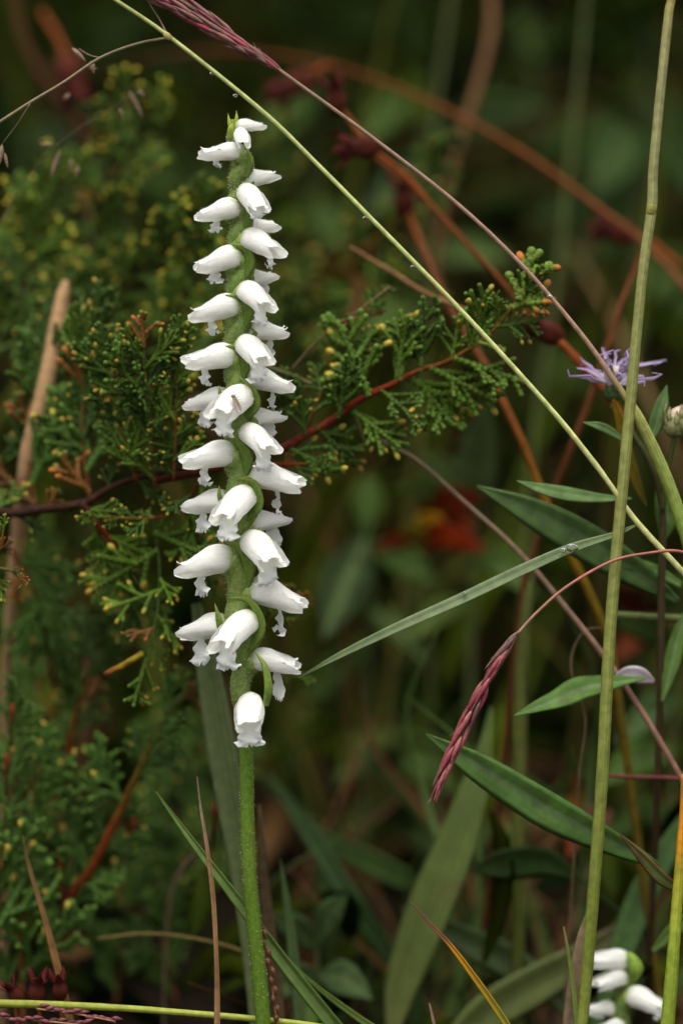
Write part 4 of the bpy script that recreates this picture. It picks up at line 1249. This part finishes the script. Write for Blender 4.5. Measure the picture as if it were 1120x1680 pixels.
# ------------------------------------------------------------------ blurred stalks behind
ORG = (0.17, 0.06, 0.025)
for label, path, col, nm, cat in [
        ('long orange brown stalk arching across the upper right background', [(150, 130, 118, 14), (250, 95, 114, 17), (400, 86, 108, 19), (560, 112, 100, 20), (720, 175, 92, 21), (860, 252, 84, 22), (980, 340, 78, 22), (1060, 402, 74, 22), (1150, 500, 70, 22)], [(0, (.06, .02, .01)), (.25, (.10, .035, .014)), (.5, ORG), (.7, ORG), (1, (.18, .075, .04))], 'dry_stalk', 'stalk'),
        ('tan bent dead stem hanging in the top centre background', [(800, -60, 120, 28), (806, 30, 118, 32), (795, 100, 116, 34), (765, 200, 114, 34), (735, 300, 114, 30), (720, 400, 114, 26), (700, 560, 116, 22)], (0.19, 0.105, 0.062), 'dry_stalk', 'stalk'),
        ('orange stalk dropping from the maroon pods to the lance leaves', [(600, 245, 66, 13), (690, 320, 62, 14), (770, 405, 58, 14), (830, 470, 56, 13), (870, 520, 56, 12)], (0.16, .058, .022), 'dry_stalk', 'stalk'),
        ('orange stalk leaning behind the red juniper branch towards yellow', [(690, 400, 62, 18), (735, 500, 58, 20), (790, 590, 54, 21), (830, 670, 50, 21), (862, 740, 48, 21), (905, 850, 48, 22), (960, 960, 48, 22), (1000, 1050, 48, 22)], [(0, (.14, .055, .03)), (.3, (.17, .06, .024)), (.5, (.22, .085, .025)), (.62, (.26, .14, .022)), (.75, (.2, .13, .022)), (1, (.10, .08, .02))], 'dry_stalk', 'stalk'),
        ('reddish stalk rising right behind the lilac aster flower', [(1060, 400, 60, 14), (1025, 480, 58, 17), (995, 570, 56, 18), (965, 660, 56, 18), (930, 750, 56, 18), (900, 830, 58, 18), (860, 950, 60, 18)], (0.13, .05, .024), 'dry_stalk', 'stalk'),
        ('tan thin straw slanting behind the pale stalk above the red branch', [(575, 405, 52, 8), (640, 445, 50, 12), (700, 482, 48, 13), (760, 508, 46, 13), (800, 525, 46, 11)], (0.23, .13, .075), 'dry_stalk', 'stalk'),
        ('thin beige stem curving out from behind the orchid middle', [(400, 592, 30, 8), (440, 602, 30, 9), (500, 625, 31, 9), (550, 650, 32, 9), (580, 680, 33, 8), (600, 730, 34, 6)], (0.20, .19, .11), 'dry_stalk', 'stalk'),
        ('thin pinkish twig joining the beige stem behind the orchid', [(478, 606, 30, 5), (510, 570, 30, 5), (545, 540, 29, 5), (600, 500, 30, 5), (640, 470, 32, 5)], (0.18, .13, .08), 'dry_stalk', 'stalk'),
        ('olive upright grass stem blurred left of the tan dead stem', [(745, -40, 130, 20), (728, 80, 128, 22), (712, 200, 126, 24), (700, 320, 126, 24), (690, 480, 126, 24), (680, 700, 126, 24)], (0.045, 0.058, 0.012), 'grass_stalk', 'grass'),
        ('olive upright grass stem blurred in the upper right background', [(965, -60, 120, 14), (950, 120, 116, 18), (930, 300, 112, 22), (918, 420, 110, 24), (900, 560, 108, 24), (880, 680, 106, 24), (865, 820, 104, 24), (858, 1000, 100, 24), (850, 1200, 100, 24)], (0.05, 0.066, 0.014), 'grass_stalk', 'grass'),
        ('upright olive stem blurred right of the drooping purple spike', [(880, 880, 62, 8), (866, 980, 60, 26), (855, 1100, 60, 34), (852, 1250, 60, 36), (850, 1420, 60, 36)], (0.075, .09, .022), 'grass_stalk', 'grass'),
        ('pale tan dead stem at left running down behind the juniper', [(108, 462, 57, 18), (103, 485, 56, 34), (96, 520, 55, 38), (78, 620, 51, 44), (50, 730, 50, 44), (36, 830, 53, 42), (22, 960, 58, 32), (10, 1100, 64, 26)], (0.46, 0.30, 0.19), 'dry_stalk', 'stalk'),
        ('dull orange stem curving down in the blurred top left corner', [(20, -20, 120, 30), (45, 80, 118, 36), (95, 160, 116, 40), (150, 230, 116, 36), (200, 300, 116, 28)], (0.07, 0.028, 0.014), 'dry_stalk', 'stalk'),
        ('blurred tan stem behind the lower juniper stems', [(150, 1080, 90, 24), (142, 1180, 90, 32), (128, 1300, 92, 26), (120, 1420, 94, 20)], (0.22, .12, .075), 'dry_stalk', 'stalk'),
        ('brown stem curving down in the gloom right of the orchid', [(470, 760, 110, 12), (510, 820, 106, 16), (540, 900, 104, 20), (560, 1000, 104, 20), (570, 1120, 104, 18)], (0.13, .06, .03), 'dry_stalk', 'stalk'),
        ('thin purple stem level behind the tall culm near the aster stem', [(990, 1272, 34, 9), (1040, 1275, 34, 11), (1090, 1276, 34, 11), (1150, 1280, 34, 10)], (0.20, .07, .07), 'dry_stalk', 'stalk'),
        ('thin brown straw curling low behind the orchid stem', [(160, 1540, 48, 7), (240, 1532, 46, 8), (320, 1540, 44, 9), (400, 1562, 44, 10), (470, 1600, 44, 9)], (0.17, .13, .06), 'dry_stalk', 'stalk'),
        ('thin dark straw leaning behind the sharp green blade', [(352, 1360, 60, 8), (320, 1400, 60, 12), (290, 1440, 60, 12), (276, 1500, 60, 8), (270, 1600, 60, 7)], (0.14, .10, .075), 'dry_stalk', 'stalk'),
        ('brown straw leaning in the dark right of the orchid stem', [(610, 1180, 90, 10), (580, 1260, 88, 16), (545, 1340, 88, 18), (510, 1420, 88, 16), (480, 1500, 88, 14)], (0.17, .085, .05), 'dry_stalk', 'stalk'),
        ('long brown straw crossing low over the dark ground at centre', [(470, 1430, 100, 12), (540, 1395, 100, 14), (620, 1340, 100, 14), (680, 1290, 100, 10)], (0.14, .07, .045), 'dry_stalk', 'stalk'),
        ('brown straw behind the tall culm above the second orchid', [(1000, 1330, 70, 14), (980, 1400, 70, 22), (955, 1470, 70, 22), (930, 1540, 70, 18)], (0.18, .10, .075), 'dry_stalk', 'stalk'),
        ('thin curled tendril stem right of the drooping purple spike', [(985, 1030, 30, 5), (960, 1035, 30, 6), (940, 1065, 30, 6), (938, 1110, 30, 6), (960, 1180, 32, 6), (950, 1260, 34, 6)], (0.15, .11, .07), 'dry_stalk', 'stalk')]:
    t_ = thing(nm, label, cat, P(*path[-1][:3]))
    low = path[-1][1] > 900
    path = [(q[0], q[1], q[2], q[3] * (.44 if q[2] > 70 else .64)) for q in path]
    stalk('culm', path, col, t_, 'dry' if nm == 'dry_stalk' else 'stalk', n=40, root=low)

# horizontal thin green stem right
t_ = thing('grass_stalk', 'level green stem linking the tall culm and the aster stem', 'grass', P(1150, 1015, 34))
stalk('culm', [(1000, 1008, 34, 12), (1060, 1012, 34, 13), (1150, 1016, 34, 13)], (0.11, .14, .05), t_, n=14)

# maroon pods on their stalks
g = random.Random(12)


def pod(label, x, y, d, size, dx, dy, stalkpath):
    root = thing('seed_pod', label, 'seed pod', P(*stalkpath[-1][:3]))
    stalk('stalk', stalkpath, (.24, .07, .03), root, 'dry', n=16)
    c = P(x, y, d)
    ax_ = pick_dir(dx, dy, -.2).normalized()
    e1 = ax_.orthogonal().normalized()
    e2 = ax_.cross(e1)
    s = size * (D + d * .001) / FPX
    b = MB()
    rows = []
    for i, (h, r_) in enumerate(((-.7, .10), (-.58, .24), (-.35, .36), (-.1, .38), (.1, .31), (.25, .26), (.36, .32))):
        row = []
        for j in range(16):
            a_ = j / 16 * 6.283
            k = 1 + .10 * math.cos(a_ * 4)
            row.append(b.vert(c + ax_ * h * s + (e1 * math.cos(a_) + e2 * math.sin(a_)) * r_ * s * k, mixc((.10, .026, .015), (.05, .013, .012), i / 6)))
        rows.append(row)
    b.grid(rows, True)
    o = b.build('urn', 'dry', root)
    solid(o, .0002)
    for j in range(5):
        a_ = j / 5 * 6.283 + .3
        dd = e1 * math.cos(a_) + e2 * math.sin(a_)
        b = MB()
        p0 = c + ax_ * .32 * s + dd * .28 * s
        b.ribbon([p0, p0 + ax_ * .22 * s + dd * .14 * s, p0 + ax_ * .5 * s + dd * .3 * s], [.32 * s, .34 * s, .03 * s], (.085, .016, .016), face=-dd + F * .01, nx=3)
        b.build('lobe', 'dry', root)


pod('maroon dried pod in the blurred background just under the pink stalk', 590, 242, 62, 52, -1, .1, [(612, 246, 62, 8), (660, 285, 62, 10), (700, 330, 62, 12)])
pod('upper small maroon dried pod beside the red spike end', 550, 158, 66, 46, -.2, -1, [(556, 175, 66, 7), (580, 205, 65, 8), (612, 246, 62, 9)])
pod('dull red dried pod above the juniper behind the pink stalk', 662, 322, 74, 50, -.1, -1, [(668, 345, 74, 8), (690, 400, 72, 10), (720, 470, 66, 12)])
pod('large maroon dried pod beside the juniper tip near the aster', 893, 543, 50, 50, -.8, -.35, [(918, 560, 46, 12), (950, 595, 45, 16), (990, 640, 44, 16), (1040, 720, 46, 14)])
pod('dark maroon dried pod under the orange arch near the tall culm', 1008, 380, 84, 56, -1, -.2, [(1030, 386, 84, 10), (1070, 400, 80, 10), (1120, 440, 78, 10)])
pod('reddish brown dried pod in the shadow left of the upper pods', 480, 142, 92, 60, -.8, .5, [(500, 130, 92, 9), (530, 110, 94, 10), (560, 112, 98, 10)])
pod('dull red dried pod in the blurred top left above the juniper', 120, 130, 100, 70, .3, .9, [(112, 105, 100, 9), (100, 70, 104, 10), (70, 20, 108, 10)])
for i, (x, y, sz, lab) in enumerate(((25, 1628, 34, 'leftmost reddish dried pod above the flat yellow green stalk'), (62, 1622, 40, 'middle reddish dried pod above the flat yellow green stalk'), (98, 1618, 34, 'rightmost reddish dried pod above the flat yellow green stalk'))):
    pod(lab, x, y, 14, sz, g.gauss(0, .5), -1, [(x, y + 14, 14, 6), (x + 4, y + 50, 16, 6), (x + 8, y + 110, 18, 6)])


# weeds with broad leaves in the blurred background
def weed(label, stem_path, leaves, col=LG, name='leafy_weed', cat='weed', m_='weedleaf', mid=(.12, .17, .08)):
    root = thing(name, label, cat, P(*stem_path[-1][:3]))
    stalk('stem', stem_path, (.06, .075, .025), root, n=20, root=True)
    for lf in leaves:
        (x0, y0, d0), (x1, y1, d1), w_ = lf[:3]
        c_ = lf[3] if len(lf) > 3 else col
        sag = lf[4] if len(lf) > 4 else -12
        mx_, my_ = (x0 + x1) / 2, (y0 + y1) / 2 + sag
        blade('leaf', [(x0, y0, d0, w_ * .15), (x0 * .65 + x1 * .35, y0 * .65 + y1 * .35 + sag * .8, d0 * .65 + d1 * .35, w_ * .95), (mx_, my_, (d0 + d1) / 2, w_), (x0 * .25 + x1 * .75, y0 * .25 + y1 * .75 + sag * .6, d0 * .25 + d1 * .75, w_ * .65), (x1, y1, d1, w_ * .04)], c_, root, m_, n=16, fold=.25, mid=mid, roll=rnd.uniform(-.5, .5))


weed('tall broad leaved weed blurred in the top right corner', [(1060, 60, 190, 16), (1050, 300, 186, 18), (1040, 600, 180, 20)], [((1060, 100, 190), (900, 40, 170), 90), ((1055, 190, 190), (960, 330, 160), 110, (.06, .11, .04)), ((1060, 160, 190), (1150, 330, 180), 110, (.05, .10, .035)), ((1050, 300, 186), (930, 460, 170), 90, (.07, .125, .045)), ((1045, 420, 186), (1140, 520, 180), 90), ((1060, 60, 190), (1010, -60, 180), 110, (.055, .105, .04)), ((1045, 330, 184), (870, 360, 160), 70, (.075, .13, .05))])
weed('blurred pale leaf weed behind the tan dead stem', [(700, 120, 170, 12), (690, 400, 165, 14), (680, 700, 160, 16)], [((700, 230, 168), (900, 170, 140), 70, (.085, .14, .055)), ((700, 140, 170), (590, 240, 150), 60), ((695, 260, 170), (600, 360, 150), 66, (.10, .15, .08)), ((700, 110, 170), (640, -20, 150), 70), ((690, 420, 165), (840, 430, 150), 60, (.09, .14, .05)), ((690, 500, 165), (590, 560, 150), 60)])
weed('blurred weed with upright pale leaf under the red juniper branch', [(770, 800, 100, 10), (775, 950, 100, 12), (770, 1150, 100, 12)], [((775, 860, 100), (800, 650, 84), 74, (.15, .20, .10), 0), ((770, 830, 100), (640, 800, 90), 50, (.09, .13, .03)), ((770, 900, 100), (880, 980, 90), 50), ((772, 980, 100), (660, 1060, 90), 46, (.07, .10, .025)), ((770, 850, 100), (690, 740, 100), 60, (.06, .09, .03))])
weed('dim weed with a rounded bluish leaf right of the orchid', [(600, 880, 110, 9), (610, 1000, 110, 10), (600, 1200, 110, 11)], [((600, 880, 108), (530, 1050, 90), 90, (.03, .048, .02), 0), ((605, 900, 110), (720, 960, 100), 60), ((605, 1000, 110), (700, 1090, 100), 56, (.06, .09, .03)), ((605, 1060, 110), (500, 1160, 110), 56), ((600, 880, 110), (610, 780, 110), 60, (.07, .12, .03))])
weed('dark blurred weed at the lower centre behind the drooping spike', [(650, 1180, 130, 8), (640, 1300, 130, 9), (640, 1420, 130, 10)], [((650, 1200, 130), (550, 1290, 110), 60, (.08, .11, .03)), ((645, 1240, 130), (760, 1310, 110), 60), ((650, 1180, 130), (690, 1080, 120), 50), ((640, 1320, 130), (540, 1400, 110), 50), ((642, 1340, 130), (740, 1420, 120), 50, (.07, .11, .035))])
weed('low soft green weed at the bottom centre right of the orchid stem', [(520, 1530, 64, 7), (520, 1620, 64, 8), (515, 1700, 64, 8)], [((520, 1560, 64), (440, 1500, 60), 50, (.075, .12, .055)), ((520, 1550, 64), (570, 1470, 60), 50, (.07, .12, .05)), ((520, 1600, 64), (440, 1640, 56), 56, (.08, .125, .06)), ((520, 1600, 64), (610, 1640, 60), 60, (.07, .11, .05)), ((520, 1640, 64), (480, 1720, 56), 50)])
weed('blurred green weed behind the aster at the right edge', [(1110, 1000, 90, 9), (1105, 1200, 90, 10), (1100, 1400, 90, 10)], [((1110, 1060, 90), (1010, 1020, 76), 56), ((1110, 1150, 90), (1010, 1220, 76), 60, (.07, .12, .05)), ((1105, 1230, 90), (980, 1290, 76), 60), ((1110, 1010, 90), (1060, 900, 80), 56, (.07, .13, .05)), ((1100, 1330, 90), (990, 1370, 80), 60)])
weed('blurred green weed in the top left corner behind everything', [(120, 60, 200, 12), (130, 300, 195, 13), (140, 600, 190, 14)], [((120, 100, 200), (60, -40, 180), 80, (.075, .12, .03)), ((120, 120, 200), (250, 20, 180), 80, (.06, .11, .03)), ((125, 200, 200), (20, 290, 180), 50, (.07, .11, .06)), ((125, 240, 200), (300, 320, 180), 70), ((120, 60, 200), (330, 130, 190), 70, (.05, .09, .03)), ((130, 320, 195), (420, 300, 180), 80, (.055, .095, .03))])
weed('blurred green weed at top centre behind the twin red spikes', [(520, 10, 210, 12), (510, 300, 205, 13), (500, 600, 200, 14)], [((520, 60, 210), (440, 10, 190), 70, (.06, .10, .03)), ((520, 80, 210), (640, 20, 190), 80, (.07, .12, .035)), ((515, 140, 208), (420, 260, 190), 70), ((515, 200, 208), (640, 190, 190), 60, (.055, .10, .03)), ((510, 320, 205), (560, 440, 190), 70)])
weed('blurred mid green weed filling the far upper right', [(880, 120, 230, 8), (870, 400, 225, 8), (860, 700, 220, 8)], [((880, 200, 228), (760, 130, 210), 70, (.06, .10, .025)), ((880, 240, 228), (1000, 250, 210), 76, (.05, .095, .025)), ((875, 330, 226), (760, 360, 210), 70, (.055, .09, .02)), ((875, 420, 226), (980, 470, 210), 76, (.065, .11, .03)), ((870, 500, 224), (760, 600, 210), 66, (.06, .10, .02)), ((870, 600, 224), (990, 640, 210), 70, (.06, .10, .025)), ((880, 130, 230), (850, 20, 215), 70, (.05, .085, .02))])
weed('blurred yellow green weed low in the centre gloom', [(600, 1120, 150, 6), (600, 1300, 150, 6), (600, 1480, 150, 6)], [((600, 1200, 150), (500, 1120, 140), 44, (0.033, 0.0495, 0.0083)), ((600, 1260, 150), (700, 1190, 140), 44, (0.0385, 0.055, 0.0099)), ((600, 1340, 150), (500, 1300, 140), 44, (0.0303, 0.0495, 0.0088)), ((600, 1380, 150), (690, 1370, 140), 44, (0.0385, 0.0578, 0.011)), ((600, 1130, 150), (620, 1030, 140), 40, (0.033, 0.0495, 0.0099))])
RDL = (0.30, 0.03, 0.012)
weed('red and orange autumn leaves glowing in the blurred centre', [(700, 860, 98, 5), (706, 980, 100, 6), (706, 1150, 100, 6)], [((660, 875, 96), (800, 905, 88), 44, (0.234, 0.027, 0.018)), ((720, 880, 96), (610, 905, 90), 34, (0.135, 0.023, 0.013)), ((690, 850, 98), (795, 815, 92), 46, (0.144, 0.018, 0.009)), ((690, 905, 96), (770, 890, 88), 26, (0.306, 0.054, 0.011)), ((670, 880, 92), (730, 850, 88), 26, (0.234, 0.135, 0.016)), ((703, 895, 92), (650, 870, 90), 26, (.13, .12, .02)), ((740, 850, 96), (780, 880, 90), 30, (.10, .015, .01)), ((680, 840, 100), (730, 815, 96), 30, (.12, .03, .01))], name='red_leaved_seedling', cat='seedling', mid=(.14, .05, .015))
weed('dull red leaf cluster blurred behind the tall culm at right', [(1060, 1000, 104, 5), (1056, 1120, 104, 6), (1050, 1280, 104, 6)], [((1060, 1020, 104), (1000, 960, 96), 50, (.08, .02, .013)), ((1060, 1030, 104), (1120, 1060, 96), 46, (.07, .018, .011)), ((1060, 1040, 104), (1010, 1090, 96), 46, (.085, .022, .011)), ((1060, 1060, 104), (1090, 980, 96), 40, (.07, .016, .011))], name='red_leaved_seedling', cat='seedling', mid=(.09, .03, .015))
weed('orange red leaves low down behind the long lance leaf', [(960, 1270, 70, 5), (955, 1340, 72, 6), (950, 1420, 72, 6)], [((960, 1300, 80), (935, 1350, 74), 26, (.11, .042, .01)), ((958, 1290, 80), (910, 1290, 76), 20, (.075, .02, .01)), ((958, 1320, 70), (1000, 1400, 66), 40, (.16, .06, .06)), ((955, 1340, 70), (930, 1410, 66), 40, (.2, .05, .03))], name='red_leaved_seedling', cat='seedling', mid=(.11, .04, .015))
t_ = thing('fallen_petal', 'pale pink petal caught above the lance leaf near the culm', 'petal', P(1040, 1110, 24))
blade('petal', [(1008, 1110, 24, 4), (1028, 1104, 24, 24), (1050, 1108, 24, 30), (1072, 1118, 24, 6)], [(0, (.45, .36, .42)), (.5, (.72, .66, .68)), (1, (.5, .36, .42))], t_, 'ray', n=12, roll=.3)
t_ = thing('fluffy_seed_head', 'small tan fluffy seed head blurred among the upper left juniper', 'seed head', P(145, 400, 92))
g = random.Random(2)
stalk('stalk', [(146, 325, 92, 5), (150, 400, 92, 5), (150, 470, 92, 5)], (.2, .12, .06), t_, n=10)
b = MB()
c_ = P(146, 316, 92)
for i in range(160):
    d_ = Vector((g.gauss(0, 1), g.gauss(0, 1), g.gauss(0, 1))).normalized()
    b.ribbon([c_, c_ + d_ * 14 * S, c_ + d_ * 28 * S * g.uniform(.6, 1.1) - U * 3 * S], [2 * S, 3 * S, 1 * S], (.36, .22, .08), nx=3, face=Vector((g.gauss(0, 1), g.gauss(0, 1), .3)).normalized())
tag(b.build('fluff', 'dry', t_, smooth=False), kind='stuff')

# tan dead leaves hanging low at the left
for lab, path in (('tan dead leaf lying level among the lower left juniper', [(52, 1330, 76, 8), (90, 1326, 76, 26), (130, 1322, 76, 24), (150, 1316, 76, 6)]),
                  ('pinkish dead leaf hanging upright at the lower left', [(45, 1358, 70, 6), (55, 1390, 70, 34), (66, 1425, 70, 30), (75, 1450, 70, 6)]),
                  ('tan dead leaf scrap low between the juniper stems and stem', [(180, 1508, 82, 6), (215, 1500, 82, 24), (245, 1502, 82, 22), (256, 1510, 82, 6)]),
                  ('small tan leaf scrap near the ground below the juniper fork', [(80, 1560, 84, 6), (110, 1552, 84, 34), (140, 1552, 84, 28), (156, 1546, 84, 4)]),
                  ('yellow orange leaf scrap low behind the dry brown blade', [(256, 1602, 74, 4), (262, 1590, 74, 18), (268, 1575, 74, 16), (272, 1566, 74, 3)])):
    t_ = thing('dead_leaf', lab, 'dead leaf', P(*path[0][:3]))
    blade('leaf_blade', path, (.40, .2, .04) if 'orange' in lab else (.38, .22, .12), t_, 'dry', n=12, roll=.4, fold=.5, wave=.1)
for x, y, d, lab in ((20, 1165, 40, 'rusty juniper tip upper of two at the left edge'), (12, 1245, 40, 'rusty juniper tip lower of two at the left edge'), (350, 1327, 50, 'rusty bud beside the dry brown blade tip'), (218, 1350, 60, 'rusty bud above the forked juniper stems')):
    t_ = thing('bud', lab, 'bud', P(x, y + 14, d))
    stalk('bud_scale', [(x, y - 12, d, 3), (x + 1, y, d, 11), (x, y + 11, d, 9), (x - 2, y + 60, d + 2, 4)], [(0, (.20, .05, .02)), (.5, (.15, .045, .018)), (1, (.05, .07, .02))], t_, 'wood', n=12)

# dew drops
for x, y, r_, d, lab in ((348, 121, 4, -2, 'dew drop under the pale stalk near its upper branch'), (386, 157, 4, -2, 'dew drop under the pale stalk just above the orchid tip'), (599, 358, 4.5, -1, 'dew drop under the pale stalk left of the blurred pods'), (677, 438, 4, 0, 'dew drop under the pale stalk above the red juniper branch'), (901, 487, 5, 2, 'dew drop on the pink stalk at the juniper tip'), (922, 903, 6, 0, 'small dew drop on the grey green leaf blade'), (937, 898, 9, 0, 'flat wide dew drop on the grey green leaf blade'), (762, 973, 4, 1, 'tiny dew drop midway along the grey green leaf blade')):
    b = MB()
    b.ball(P(x, y, d), r_ * S, (1, 1, 1), sq=(1.3 if r_ > 8 else 1, 1, .8), n=10, m=16)
    tag(b.build('dew_drop', 'water'), lab, 'water drop', 'dew drops on the grass')
